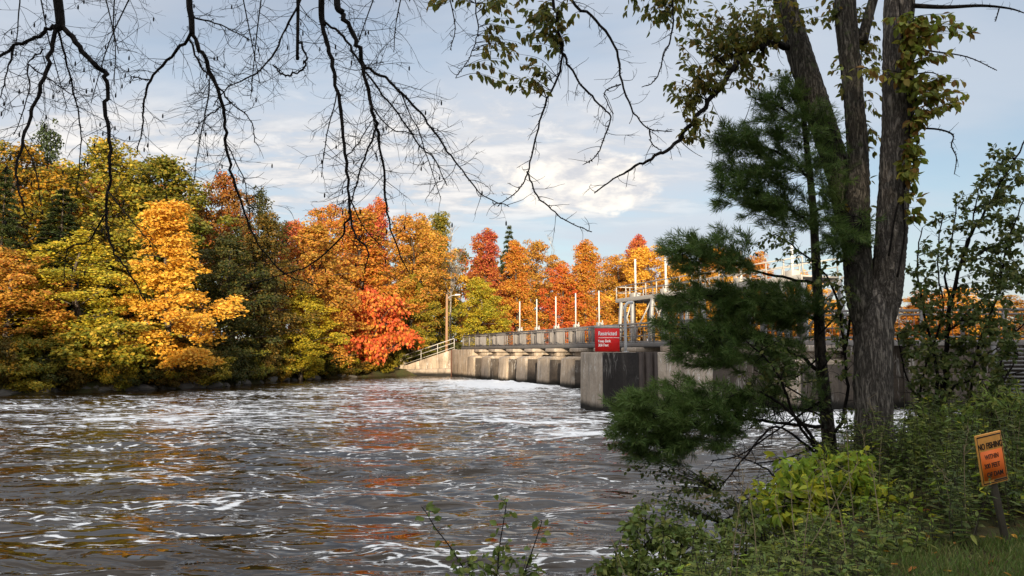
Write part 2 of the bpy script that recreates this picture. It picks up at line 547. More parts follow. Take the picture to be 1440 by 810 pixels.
def inside(P, poly):
    x, y = P[:, 0], P[:, 1]
    r = np.zeros(len(P), bool)
    n = len(poly)
    j = n - 1
    for i in range(n):
        xi, yi = poly[i]
        xj, yj = poly[j]
        c = ((yi > y) != (yj > y)) & (x < (xj - xi) * (y - yi) / (yj - yi + 1e-12) + xi)
        r ^= c
        j = i
    return r


def sst(x, a, b):
    t = np.clip((x - a) / (b - a), 0, 1)
    return t * t * (3 - 2 * t)


def wob(P, s=1.0, seed=0):
    r = np.random.default_rng(seed)
    out = np.zeros(len(P))
    for k in range(10):
        f = s * (1.0 + k * 0.55)
        th = r.uniform(0, 2 * PI)
        out += np.sin(f * (P[:, 0] * math.cos(th) + P[:, 1] * math.sin(th)) + r.uniform(0, 6)) / (1 + k * .5)
    return out / 3


def ground_z(P):
    P = np.atleast_2d(np.asarray(P, float))[:, :2]
    ins = inside(P, POLY)
    df, dn = seg_dist(P, FAR), seg_dist(P, NEAR)
    d = np.minimum(df, dn)
    wet = -1.6 * sst(d, 0, 3.0) - 0.05
    far = 0.75 * sst(df, -0.1, 0.8) + 1.3 * sst(df, 0.8, 7) + 2.6 * sst(df, 5, 60) + 0.18 * wob(P, 0.5, 3)
    nh = np.clip(0.82 + 0.05 * P[:, 1], 0.82, 1.35)
    near = nh * sst(dn, -0.1, 1.5) + 0.05 * wob(P, 1.3, 4) + 1.5 * sst(dn, 10, 60)
    dry = np.where(df < dn, far, near)
    return np.where(ins, wet, dry)


def axis_pts(core0, core1, step, ends):
    a = list(np.arange(core0, core1 + 1e-6, step))
    lo, hi = [], []
    x, s = core0, step
    while x > -ends:
        s *= 1.25
        x -= s
        lo.append(x)
    x, s = core1, step
    while x < ends:
        s *= 1.25
        x += s
        hi.append(x)
    return np.array(lo[::-1] + a + hi)


gx = axis_pts(-36, 26, 0.4, 900)
gy = axis_pts(-3, 96, 0.4, 900)
GX, GY = np.meshgrid(gx, gy)
GP = np.stack([GX.ravel(), GY.ravel()], 1)
gz = ground_z(GP)


def grid_faces(nx, ny):
    i = np.arange(ny - 1)[:, None] * nx
    j = np.arange(nx - 1)[None, :]
    return np.stack([i + j, i + j + 1, i + nx + j + 1, i + nx + j], -1).reshape(-1, 4)


m, t, out = new_mat('forest_ground')
g = t.add('ShaderNodeNewGeometry').outputs['Position']
n = t.noise(g, 0.8, 6, 0.65).outputs[0]
n2_ = t.noise(g, 9.0, 5, 0.7).outputs[0]
col = t.mix(t.ramp(n, 0.35, 0.65), (0.055, 0.038, 0.022, 1), (0.06, 0.065, 0.025, 1))
col = t.mix(t.ramp(n2_, 0.5, 0.72, 0, 0.7), col, (0.17, 0.095, 0.035, 1))
bp = t.add('ShaderNodeBump', {'Strength': 0.8, 'Distance': 0.08, 'Height': n2_})
principled(t, out, Base_Color=col, Roughness=0.95, Normal=bp.outputs[0], Specular_IOR_Level=0.1)
M['ground'] = m
mb = MB()
mb.add(np.column_stack([GP, gz]), grid_faces(len(gx), len(gy)))
ground = mb.obj('ground', M['ground'], smooth=True)
tag(ground, kind='structure')

# ------------------------------------------------------------------ dam frame: u along the deck towards the near bank, v downstream
P0 = np.array((-5.1, 77.4))
DX, DY = 0.368, -0.931
DN = np.array((-0.931, -0.368))


def D(u, v, z):
    return np.array((P0[0] + u * DX + v * DN[0], P0[1] + u * DY + v * DN[1], z))


def u_for(px, v=0.0):
    k = (px - 720) / F_PX * math.cos(PITCH)
    # X = k*Y (at eye level, near enough)
    x0, y0 = P0[0] + v * DN[0], P0[1] + v * DN[1]
    return (k * y0 - x0) / (DX - k * DY)


# ------------------------------------------------------------------ river
rows = [-120, -70, -40, -20, -8, 0, 3]
y = 4.5
while y < 92:
    rows.append(y)
    y += max(0.045, 0.0056 * y)
rows += [96, 105, 120, 150, 200, 320]
rows = np.array(rows)
inner = np.linspace(-1, 1, 420)
xs = []
for yy in rows:
    h = 0.80 * min(max(abs(yy), 4), 95) + 3
    xs.append(np.concatenate([[-400, -200, -120, -95], inner * h, [95, 130, 220, 400]]))
xs = np.array(xs)
NX = xs.shape[1]
PX, PY = xs.ravel(), np.repeat(rows, NX)
WP = np.stack([PX, PY], 1)
wz = np.zeros(len(WP))
r_ = np.random.default_rng(11)
flow = math.atan2(-0.91, -0.41)
warpx = 0.5 * wob(WP, 0.45, 21)
warpy = 0.5 * wob(WP, 0.45, 22)
for k in range(70):
    lam = 0.36 * (1.06 ** k)
    if lam > 9:
        break
    th = -PI / 2 - 0.12 + r_.normal(0, 0.36)
    amp = 0.0068 * lam ** 0.88 / (1 + (lam / 3.2) ** 2)
    kk = 2 * PI / lam
    ph = kk * ((PX + warpx) * math.cos(th) + (PY + warpy) * math.sin(th)) + r_.uniform(0, 6.28)
    # fade waves the mesh cannot carry
    step = np.maximum(0.045, 0.0056 * np.abs(PY))
    fade = sst(lam / step, 3, 7)
    wz += amp * fade * (np.sin(ph) + 0.25 * np.sin(2 * ph + 1.0))
calm = 0.55 + 0.45 * sst(seg_dist(WP, FAR), 0, 9)
wz *= calm * np.clip(0.85 + 0.55 * wob(WP * np.array((0.6, 1.5)), 0.35, 41), 0.2, 1.7)


def blob(cx, cy, sx, sy, th=0.0):
    dx, dy = PX - cx, PY - cy
    a = dx * math.cos(th) + dy * math.sin(th)
    b = -dx * math.sin(th) + dy * math.cos(th)
    return np.exp(-0.5 * ((a / sx) ** 2 + (b / sy) ** 2))


foam = 0.245 + 0.05 * sst(PY, 9, 30) - 0.05 * sst(PY, 40, 60) + 0.07 * wob(WP, 0.12, 31)
th_d = math.atan2(DY, DX)
for px in (700, 728, 757, 790):
    c = D(u_for(px + 8), 3.5, 0)
    foam += (0.22 if px < 720 else 0.40) * blob(c[0], c[1], 2.2, 2.6)
    if px > 710:
        wz += 0.20 * blob(c[0], c[1] - 0.3, 1.8, 1.0) * (1 + 0.8 * wob(WP, 3.0, 5))
c = D(u_for(775), 8, 0)
foam += 0.17 * blob(c[0], c[1], 9, 5.5, th_d)
c = gnd(770, 592)
foam += 0.40 * blob(c[0], c[1], 2.6, 0.42, 0.10)
c = gnd(838, 611)
foam += 0.32 * blob(c[0], c[1], 1.2, 0.5)
c = gnd(1150, 590)
foam += 0.45 * blob(c[0], c[1], 4.0, 3.2)
wz += 0.10 * blob(c[0], c[1], 3, 2) * wob(WP, 2.5, 8)
c = gnd(330, 588)
foam += 0.09 * blob(c[0], c[1], 14, 2.4, 0.12)
c = gnd(600, 570)
foam += 0.07 * blob(c[0], c[1], 14, 5, 0.1)
foam -= 0.24 * (1 - sst(seg_dist(WP, FAR), 1.5, 7))
foam -= 0.10 * blob(3, 14, 5, 4)

mb = MB()
mb.add(np.column_stack([WP, wz]), grid_faces(NX, len(rows)))
m, t, out = new_mat('river_water')
g = t.add('ShaderNodeNewGeometry').outputs['Position']
fa = t.add('ShaderNodeAttribute', attribute_name='foam').outputs['Fac']
wn = t.noise(t.mapping(g, (0.5, 0.8, 1)), 1.0, 3, 0.5)
wv = t.add('ShaderNodeVectorMath', {0: wn.outputs[1], 1: (0.5, 0.5, 0.5)}, operation='SUBTRACT').outputs[0]
wv = t.add('ShaderNodeVectorMath', {0: wv, 'Scale': 1.0}, operation='SCALE').outputs[0]
gw = t.add('ShaderNodeVectorMath', {0: g, 1: wv}, operation='ADD').outputs[0]
fl = t.mapping(gw, (0.55, 2.1, 0.0), (0, 0, 0), (0, 0, R(-8)))
big = t.noise(fl, 0.30, 4, 0.6).outputs[0]
strands = t.add('ShaderNodeTexVoronoi', {'Vector': fl, 'Scale': 1.55}, feature='DISTANCE_TO_EDGE').outputs[0]
strands2 = t.add('ShaderNodeTexVoronoi', {'Vector': fl, 'Scale': 4.1}, feature='DISTANCE_TO_EDGE').outputs[0]
fine = t.noise(fl, 7.5, 6, 0.72).outputs[0]
s1 = t.ramp(strands, 0.20, 0.0)
s2 = t.ramp(strands2, 0.16, 0.0)
score = t.math('ADD', t.math('MULTIPLY', s1, 0.28), t.math('MULTIPLY', s2, 0.17))
score = t.math('ADD', score, t.math('MULTIPLY', big, 0.85))
score = t.math('ADD', score, t.math('MULTIPLY', fine, 0.95))
score = t.math('ADD', score, fa)
mask = t.ramp(score, 1.50, 1.60)
speck = t.math('MULTIPLY', t.ramp(t.noise(t.mapping(gw, (1.3, 2.2, 0)), 4.2, 3, 0.5).outputs[0], 0.695, 0.73), t.ramp(big, 0.46, 0.60))
mask = t.math('MAXIMUM', mask, t.math('MULTIPLY', speck, 0.85))
# small ripples, drawn out across the flow
rp = t.noise(t.mapping(g, (0.45, 1.25, 1.0), (0, 0, 0), (0, 0, R(-6))), 2.7, 2, 0.4, 0.5).outputs[0]
rp2 = t.noise(t.mapping(g, (0.8, 1.8, 1.0), (4, 1, 0), (0, 0, R(8))), 1.1, 2, 0.5, 0.6).outputs[0]
hh = t.math('ADD', rp, t.math('MULTIPLY', rp2, 0.9))
hh = t.math('ADD', hh, t.math('MULTIPLY', mask, 0.25))
patch = t.noise(t.mapping(g, (0.35, 0.9, 0)), 0.5, 3, 0.5, 0.5).outputs[0]
bp = t.add('ShaderNodeBump', {'Strength': t.ramp(patch, 0.40, 0.62, 0.18, 1.0), 'Distance': 0.15, 'Height': hh})
wat = t.add('ShaderNodeBsdfPrincipled', {'Base Color': (0.024, 0.0135, 0.0035, 1), 'Roughness': 0.02, 'IOR': 1.333, 'Specular IOR Level': 0.5, 'Normal': bp.outputs[0]})
fm = t.add('ShaderNodeBsdfPrincipled', {'Base Color': (0.78, 0.78, 0.76, 1), 'Roughness': 0.75, 'Normal': bp.outputs[0]})
mx = t.add('ShaderNodeMixShader', {0: t.math('MULTIPLY', mask, 0.96), 1: wat, 2: fm})
t.l.new(mx.outputs[0], out.inputs[0])
M['water'] = m
river = mb.obj('river', M['water'], smooth=True)
at_ = river.data.attributes.new('foam', 'FLOAT', 'POINT')
at_.data.foreach_set('value', foam.astype(np.float32))
tag(river, kind='structure')


def bevel(o, w=0.03):
    b = o.modifiers.new('bevel', 'BEVEL')
    b.width = w
    b.segments = 2
    b.limit_method = 'ANGLE'
    return o


# ------------------------------------------------------------------ dam
dam = empty('dam', D(20, 0, 0), "long low concrete gate dam with grey railed walkway crossing the river", 'dam')
U_END = u_for(1130)


def child(mb, name, mat, root, bev=0.0, smooth=False):
    o = mb.obj(name, mat, None, smooth)
    keep(o, root)
    if bev:
        bevel(o, bev)
    return o


DECK0, DECK1 = 2.72, 2.94
mb = MB()
wbox(mb, -0.3, U_END, -3.4, 0.0, DECK0, DECK1, D)
wbox(mb, -0.3, U_END, 0.003, 0.06, DECK0 + 0.05, DECK1 + 0.06, D)
child(mb, 'deck', M['deck_steel'], dam, 0.02)
# piers
pier_px = [656, 676, 700, 725, 754, 787, 820, 858]
pier_u = [u_for(p, 1.3) for p in pier_px]
pier_u += [pier_u[-1] + 4.6 * k for k in range(1, 4) if pier_u[-1] + 4.6 * k < U_END]
for i, u in enumerate(pier_u):
    w = 1.95
    mb = MB()
    # nose: slightly battered block with a chamfered shoulder
    hexa(mb, [D(u, 1.35, -1), D(u + w, 1.35, -1), D(u + w, -3.2, -1), D(u, -3.2, -1), D(u + .04, 1.22, 1.98), D(u + w - .04, 1.22, 1.98), D(u + w - .04, -3.2, 1.98), D(u + .04, -3.2, 1.98)])
    hexa(mb, [D(u + .04, 1.22, 1.983), D(u + w - .04, 1.22, 1.983), D(u + w - .04, -3.1, 1.983), D(u + .04, -3.1, 1.983), D(u + .2, 0.75, 2.14), D(u + w - .2, 0.75, 2.14), D(u + w - .2, -3.1, 2.14), D(u + .2, -3.1, 2.14)])
    p = child(mb, 'pier', M['concrete'], dam, 0.03)
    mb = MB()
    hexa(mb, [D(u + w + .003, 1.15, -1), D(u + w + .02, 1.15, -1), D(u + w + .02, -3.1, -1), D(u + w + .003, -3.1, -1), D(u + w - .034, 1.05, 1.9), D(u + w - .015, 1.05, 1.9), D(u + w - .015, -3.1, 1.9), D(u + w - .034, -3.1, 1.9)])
    fk = mb.obj('dark_flank', M['concrete_brown'])  # thin dark brown plate over the pier side nearest the camera
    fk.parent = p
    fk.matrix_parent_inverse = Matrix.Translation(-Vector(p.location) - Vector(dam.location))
    mb = MB()
    wbox(mb, u + .35, u + w - .45, -3.0, 0.30, 2.143, 2.45, D)
    wbox(mb, u + .12, u + w - .15, -3.0, 0.62, 2.453, 2.715, D)
    cp = mb.obj('pier_cap', M['concrete_pale'])
    cp.parent = p
    cp.location = -Vector(dam.location) * 0
    cp.matrix_parent_inverse = Matrix.Translation(-Vector(p.location) - Vector(dam.location))
    bevel(cp, 0.06)
for a, b in zip(pier_u[:-1], pier_u[1:]):
    if b - a < 2.05:
        continue
    mb = MB()
    wbox(mb, a + 1.95, b, -2.75, -2.5, -1, 2.2, D)
    for k in range(4):
        wbox(mb, a + 2.0, b - .05, -2.497, -2.38, 0.2 + k * .5, 0.32 + k * .5, D)
    child(mb, 'gate', M['dark_steel'], dam)
    mb = MB()
    wbox(mb, a + 2.3, b - 0.35, -1.6, -0.6, 2.2, 2.40, D)
    child(mb, 'sill_beam', M['concrete_pale'], dam, 0.04)
# abutment wall at the far end
mb = MB()
wbox(mb, -0.55, pier_u[0], -4.5, 1.0, -1, 2.715, D)
child(mb, 'abutment', M['concrete'], dam, 0.04)
mb = MB()
wbox(mb, -0.72, -0.553, 0.2, 1.06, -0.9, 2.7, D)
child(mb, 'edge_plate', M['rust'], dam)


def railing(root, A, B, z, h, mat, spacing, nm='railing', rails=(1.0, 0.12), inf=0.0, pw=0.07, mid=None):
    """A, B: 2D end points; rail mesh with posts as sub-parts"""
    A, B = np.array(A, float), np.array(B, float)
    L = np.linalg.norm(B - A)
    p3 = lambda s, zz: np.array((*(A + (B - A) * s / L), zz))
    zf = (lambda s: z) if not callable(z) else z
    mb = MB()
    for r in rails:
        w = pw * 1.05 if r == rails[0] else pw * .75
        bar(mb, p3(0, zf(0) + h * r), p3(L, zf(L) + h * r), w)
    if inf:
        s = inf
        while s < L:
            bar(mb, p3(s, zf(s) + h * rails[-1]), p3(s, zf(s) + h * rails[0]), 0.022)
            s += inf
    ra = mb.obj(nm, mat)
    keep(ra, root)
    n = max(1, int(round(L / spacing)))
    for i in range(n + 1):
        s = L * i / n
        mb = MB()
        bar(mb, p3(s, zf(s) + 0.0), p3(s, zf(s) + h * rails[0] - pw * .53), pw)
        po = mb.obj('post', mat)
        po.parent = ra
        po.matrix_parent_inverse = Matrix.Translation(-Vector(root.location) - Vector(ra.location))
    return ra


railing(dam, D(-0.2, -0.12, 0)[:2], D(U_END, -0.12, 0)[:2], DECK1, 1.22, M['weathered_rail'], 2.0, rails=(1.0, 0.86, 0.10), inf=0.32, pw=0.10)
railing(dam, D(-0.2, -3.3, 0)[:2], D(U_END, -3.3, 0)[:2], DECK1, 1.22, M['weathered_rail'], 2.2, rails=(1.0, 0.5, 0.10), inf=0.0, pw=0.09)

# gate hoists on the walkway
for px, tz in ((731, 7.15), (755, 7.1), (782, 7.05), (810, 7.05), (843, 6.95), (700, 3.2), (676, 3.2)):
    u = u_for(px, -2.4)
    stub = tz < 5
    mb = MB()
    for du in (-0.72, 0.55):
        wbox(mb, u + du, u + du + 0.24, -2.75, -2.1, DECK1 + .003, 4.18, D)
    wbox(mb, u - 0.25, u + 0.22, -2.6, -2.25, DECK1 + .003, 3.9, D)
    wbox(mb, u - .86, u + .92, -2.85, -2.0, 4.183, 4.34, D)
    hs = child(mb, 'hoist_stand', M['weathered_rail'], dam, 0.02)
    if stub:
        continue
    mb = MB()
    tube(mb, [D(u, -2.4, 4.345), D(u, -2.4, tz)], 0.052, 8)
    st = child(mb, 'gate_stem', M['white_paint'], dam, smooth=True)
    mb = MB()
    wbox(mb, u - .18, u + .18, -2.55, -2.24, 4.345, 4.62, D)
    tube(mb, [D(u + .19, -2.4, 4.5), D(u + .5, -2.4, 4.5)], 0.11, 10)
    tube(mb, [D(u + .5, -2.4, 4.46), D(u + .5, -2.4, 4.75)], 0.05, 8)
    child(mb, 'hoist_gearbox', M['pale_steel'], dam, 0.02)

# ------------------------------------------------------------------ raised service platform
V0, V1 = -6.2, -3.9
uA = u_for(868, V1)
PYA = D(uA, V1, 0)[1]
PZ = EYE + 73 * PYA / F_PX
LEN = 19.0
plat = empty('service_platform', D(uA, V1, 0), "raised pale steel gate platform on splayed legs above the walkway", 'platform')
mb = MB()
wbox(mb, uA, uA + LEN, V0, V1, PZ, PZ + 0.10, D)
wbox(mb, uA, uA + LEN, V1 + .003, V1 + 0.10, PZ - 0.16, PZ + 0.12, D)
wbox(mb, uA, uA + LEN, V0 - .10, V0 - .003, PZ - 0.16, PZ + 0.12, D)
wbox(mb, uA - .10, uA - .003, V0, V1, PZ - 0.16, PZ + 0.12, D)
child(mb, 'platform_floor', M['pale_steel'], plat, 0.01)
for k in range(5):
    u = uA + 0.7 + k * 4.2
    for sgn in (0, 1):
        u2 = u + sgn * 1.55
        for v, vs in ((V1, 0.3), (V0, -0.35)):
            mb = MB()
            a, b = D(u2 - .35 + sgn * .7, v + vs, 0.2), D(u2, v, PZ - .165)
            bar(mb, a, b, 0.19, 0.24)
            child(mb, 'leg', M['galv'], plat, 0.02)
    mb = MB()
    for v in (V1, V0):
        bar(mb, D(u - .1, v + .05, DECK1 + .5), D(u + 1.5, v + .05, PZ - .3), 0.08)
        bar(mb, D(u + 1.7, v - .05, DECK1 + .5), D(u, v - .05, PZ - .3), 0.08)
        bar(mb, D(u + 1.65, v, DECK1 + 0.6), D(u + 4.1, v, PZ - .25), 0.08)
    child(mb, 'brace', M['pale_steel'], plat)
    mb = MB()
    wbox(mb, u + .55, u + 0.85, V1 - .7, V1 - .4, 0.2, PZ - .003, D)
    child(mb, 'lift_column', M['dark_steel'], plat)
railing(plat, D(uA, V1, 0)[:2], D(uA + LEN, V1, 0)[:2], PZ + .1, 0.92, M['pale_steel'], 1.35, 'guard_rail', (1.0, 0.52), 0, 0.06)
railing(plat, D(uA, V0, 0)[:2], D(uA + LEN, V0, 0)[:2], PZ + .1, 0.92, M['pale_steel'], 1.35, 'guard_rail', (1.0, 0.52), 0, 0.06)
railing(plat, D(uA - .02, V0, 0)[:2], D(uA - .02, V1, 0)[:2], PZ + .1, 0.92, M['pale_steel'], 1.1, 'guard_rail', (1.0, 0.52), 0, 0.06)
for px, ty in ((895, 364), (938, 361), (987, 372), (1045, 352), (1118, 345)):
    u = u_for(px, (V0 + V1) / 2)
    if u > uA + LEN - .3:
        continue
    Yc = D(u, (V0 + V1) / 2, 0)[1]
    mb = MB()
    tube(mb, [D(u, (V0 + V1) / 2, PZ + .1), D(u, (V0 + V1) / 2, EYE + (496 - ty) * Yc / F_PX)], 0.075, 8)
    child(mb, 'gate_stem', M['white_paint'], plat, smooth=True)
    mb = MB()
    wbox(mb, u - .3, u + .3, -5.3, -4.75, PZ + .103, PZ + .55, D)
    child(mb, 'hoist_gearbox', M['pale_steel'], plat, 0.02)

# ------------------------------------------------------------------ long divider pier carrying the red sign
cA = gnd(815, 575.5)[:2]
ux, nv = np.array((DX, DY)), -DN


def Q(a, b, z):
    """a along the nose towards the camera, b back into the dam"""
    p = cA + ux * a + nv * b
    return np.array((p[0], p[1], z))


PW, PT = 2.3, 2.42
pier = empty('divider_pier', Q(PW / 2, 0, 0), "big blunt concrete pier with a black stained flank standing out in the river", 'pier')
mb = MB()
hexa(mb, [Q(0, 0, -1.2), Q(0, 9.5, -1.2), Q(PW - .25, 9.5, -1.2), Q(PW - .25, 0, -1.2), Q(.03, .04, PT), Q(.03, 9.5, PT), Q(PW - .28, 9.5, PT), Q(PW - .28, .04, PT)])
child(mb, 'nose', M['concrete_pale'], pier, 0.05)
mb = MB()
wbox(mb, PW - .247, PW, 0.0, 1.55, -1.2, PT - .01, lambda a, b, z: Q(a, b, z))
child(mb, 'dark_flank', M['concrete_black'], pier, 0.03)
mb = MB()
for k, (b0, b1, e) in enumerate(((1.56, 1.72, .06), (1.73, 1.9, -.02), (1.91, 2.1, .06), (2.11, 2.3, -.03), (2.31, 2.45, .05))):
    wbox(mb, PW - .247, PW + e - .06, b0, b1, -1.2, PT + (.02 if e > 0 else 0), lambda a, b, z: Q(a, b, z))
child(mb, 'gate_slot', M['dark_steel'], pier)
mb = MB()
wbox(mb, PW - .247, PW - .05, 2.46, 5.2, -1.2, PT - .012, lambda a, b, z: Q(a, b, z))
child(mb, 'flank_wall', M['concrete_pale'], pier, 0.03)
mb = MB()
wbox(mb, PW - .247, PW - .1, 5.21, 9.4, -1.2, PT - .012, lambda a, b, z: Q(a, b, z))
child(mb, 'flank_wall', M['concrete_brown'], pier, 0.03)
mb = MB()
wbox(mb, 0.7, 1.3, 3.6, 4.2, PT + .003, PT + .28, lambda a, b, z: Q(a, b, z))
child(mb, 'plinth', M['concrete_pale'], pier, 0.03)
mb = MB()
wbox(mb, 0.2, 2.0, 4.4, 9.4, PT + .003, DECK0 - .003, lambda a, b, z: Q(a, b, z))
child(mb, 'deck_bearing', M['concrete_pale'], pier, 0.03)

# red warning sign
sc_ = at(854, 494, 30.9)
sc_[2] = PT
sign = empty('warning_sign', tuple(sc_), "red Restricted Keep Back sign standing on the blunt river pier", 'sign', rotz=R(-4))


def local(mb, name, mat, root, bev=0.0):
    o = mb.obj(name, mat, root)
    if bev:
        bevel(o, bev)
    return o


mb = MB()
wbox(mb, -.505, .505, -.02, .02, 0.03, 0.985)
local(mb, 'panel', M['red_sign'], sign)
mb = MB()
wbox(mb, -.507, .507, -.022, .022, 0.99, 1.10)
local(mb, 'header_strip', M['pale_steel'], sign)
mb = MB()
wbox(mb, -.36, .505, -.026, -.0205, 0.585, 0.605)
local(mb, 'rule_line', M['white_letter'], sign)
mb = MB()
for x in (-.38, .38):
    wbox(mb, x - .03, x + .03, .0225, .08, 0.0, 0.95)
local(mb, 'bracket', M['galv'], sign)


def text(s, size, loc, mat, parent, width=None, rot=(PI / 2, 0, 0), bold=0.0, xs=1.0):
    cu = bpy.data.curves.new('lettering', 'FONT')
    cu.body = s
    cu.size = size
    cu.align_x = 'LEFT'
    cu.extrude = 0.0015
    cu.offset = bold
    cu.materials.append(mat)
    tmp = bpy.data.objects.new('lettering', cu)
    COL.objects.link(tmp)
    bpy.context.view_layer.update()
    me = bpy.data.meshes.new_from_object(tmp.evaluated_get(bpy.context.evaluated_depsgraph_get()))
    me.name = 'lettering'
    bpy.data.objects.remove(tmp)
    bpy.data.curves.remove(cu)
    o = bpy.data.objects.new('lettering', me)
    if not me.materials:
        me.materials.append(mat)
    o.location = loc
    o.rotation_euler = rot
    o.scale = (xs, 1, 1)
    COL.objects.link(o)
    o.parent = parent
    return o


text('Restricted', 0.23, (-.37, -.0245, .70), M['white_letter'], sign, bold=0.004, xs=0.80)
text('Keep Back', 0.155, (-.37, -.0245, .41), M['white_letter'], sign, bold=0.003, xs=0.76)
text('300 Feet', 0.155, (-.37, -.0245, .24), M['white_letter'], sign, bold=0.003, xs=0.76)

# bent pipe
b0 = Q(1.85, 1.2, PT)
pp = empty('bent_pipe', tuple(b0), "grey steel pipe with curved top beside the red sign", 'pipe')
Yp = b0[1]
hgt = m_px(70, Yp)
pts = [(0, 0, 0), (0, 0, hgt * .55), (0, 0, hgt * .86), (.04, 0.02, hgt * .94), (.14, .07, hgt * .99), (.34, .14, hgt)]
mb = MB()
tube(mb, smooth_path(pts, 5), 0.062, 10)
mb.obj('pipe', M['galv'], pp, True)
mb = MB()
wbox(mb, -.13, .13, -.13, .13, 0.001, .03)
local(mb, 'base_plate', M['galv'], pp, .005)

# ------------------------------------------------------------------ ramp wall with handrail at the far end
RA, RB = gnd(566, 528)[:2], D(-0.75, 0.75, 0)[:2]
ramp = empty('ramp_wall', (*((RA + RB) / 2), 0), "low sloping concrete ramp wall with pale handrail leading up to the dam", 'wall')
RL = np.linalg.norm(RB - RA)
rd = (RB - RA) / RL
rn = np.array((-rd[1], rd[0]))
z0, z1 = EYE - 19 * RA[1] / F_PX, EYE + 5 * RB[1] / F_PX
mb = MB()


def RP(s, v, z):
    p = RA + rd * s + rn * v
    return np.array((p[0], p[1], z))


NS = 3
for k in range(NS):
    sa, sb = RL * k / NS + .006, RL * (k + 1) / NS - .006
    za, zb = z0 + (z1 - z0) * sa / RL, z0 + (z1 - z0) * sb / RL
    hexa(mb, [RP(sa, 0, -.8), RP(sb, 0, -.8), RP(sb, 1.2, -.8), RP(sa, 1.2, -.8), RP(sa, 0, za), RP(sb, 0, zb), RP(sb, 1.2, zb), RP(sa, 1.2, za)])
child(mb, 'wall', M['concrete'], ramp, .03)
mb = MB()
hexa(mb, [RP(0, -.28, -.8), RP(RL, -.28, -.8), RP(RL, -.004, -.8), RP(0, -.004, -.8), RP(0, -.22, .55), RP(RL, -.22, .75), RP(RL, -.004, .85), RP(0, -.004, .65)])
child(mb, 'footing', M['concrete_pale'], ramp, .04)
railing(ramp, RP(0.1, .3, 0)[:2], RP(RL - .05, .3, 0)[:2], lambda s: z0 + (z1 - z0) * s / RL + .01, 1.15, M['pale_steel'], 1.9, 'handrail', (1.0, 0.62, 0.2), 0, .07)
mb = MB()
wbox(mb, -.35, .1, .1, .75, 0, z0 + 1.2, lambda s, v, z: RP(s, v, z))
child(mb, 'end_post', M['concrete_pale'], ramp, .03)

# ------------------------------------------------------------------ lamp pole
lp = at(628, 487, 79.8)
lp[2] = ground_z(lp[None, :2])[0]
lamp = empty('street_lamp', tuple(lp), "wooden light pole with a short arm beside the dam ramp", 'street lamp')
H = EYE + (496 - 414) * 79.8 / F_PX - lp[2]
mb = MB()
tube(mb, [(0, 0, -.3), (0, 0, H * .5), (0, 0, H)], [.17, .15, .12], 10)
mb.obj('pole', M['wood_pole'], lamp, True)
mb = MB()
tube(mb, smooth_path([(.1, -.05, H - .45), (.45, -.15, H - .18), (.95, -.25, H - .1)]), .045, 8)
mb.obj('arm', M['galv'], lamp, True)
mb = MB()
hexa(mb, [(.85, -.42, H - .16), (1.5, -.45, H - .12), (1.5, -.2, H - .12), (.85, -.1, H - .16), (.9, -.36, H + .02), (1.42, -.38, H), (1.42, -.26, H), (.9, -.16, H + .02)])
local(mb, 'lamp_head', M['white_paint'], lamp, .03)

# ------------------------------------------------------------------ near abutment behind the sapling
E0 = D(U_END + .02, 0, 0)[:2]
E1 = np.array((30.0, 29.6))
ed = (E1 - E0) / np.linalg.norm(E1 - E0)
en = np.array((ed[1], -ed[0]))      # towards the camera
EL = np.linalg.norm(E1 - E0)


def EP(s, v, z):
    p = E0 + ed * s + en * v
    return np.array((p[0], p[1], z))


ab = empty('abutment_wall', (*E0, 0), "shaded concrete abutment with railed walkway glimpsed through the sapling branches", 'wall')
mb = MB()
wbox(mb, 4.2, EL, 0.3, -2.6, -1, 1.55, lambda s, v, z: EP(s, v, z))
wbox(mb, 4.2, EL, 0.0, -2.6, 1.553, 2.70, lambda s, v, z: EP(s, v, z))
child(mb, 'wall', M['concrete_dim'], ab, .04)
mb = MB()
wbox(mb, 0, 4.19, -.6, -2.6, -1, 2.70, lambda s, v, z: EP(s, v, z))
wbox(mb, 1.6, 2.5, 0.1, -.597, -1, 2.70, lambda s, v, z: EP(s, v, z))
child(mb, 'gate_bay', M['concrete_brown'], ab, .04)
mb = MB()
wbox(mb, 0, EL, 0.12, -2.8, 2.703, 2.94, lambda s, v, z: EP(s, v, z))
child(mb, 'deck', M['weathered_rail'], ab, .02)
railing(ab, EP(0, 0, 0)[:2], EP(EL, 0, 0)[:2], 2.943, 1.25, M['weathered_rail'], 1.6, rails=(1.0, 0.86, 0.1), inf=0.3, pw=.10)
mb = MB()
s0 = 7.4
for k in range(16):
    wbox(mb, s0, s0 + 2.6, 0.32, 0.5, 0.1 + k * .16, 0.18 + k * .16, lambda s, v, z: EP(s, v, z))
for s in (s0 - .1, s0 + 1.2, s0 + 2.62):
    wbox(mb, s, s + .1, 0.303, 0.56, -0.4, 2.69, lambda s_, v, z: EP(s_, v, z))
child(mb, 'slat_screen', M['screen'], ab)

# ------------------------------------------------------------------ far-bank trees: prototypes
PH, PR = 14.0, 3.6


def rand_unit(r, n):
    return unit(r.normal(size=(n, 3)))


DIMH = {'bush': 5.0}


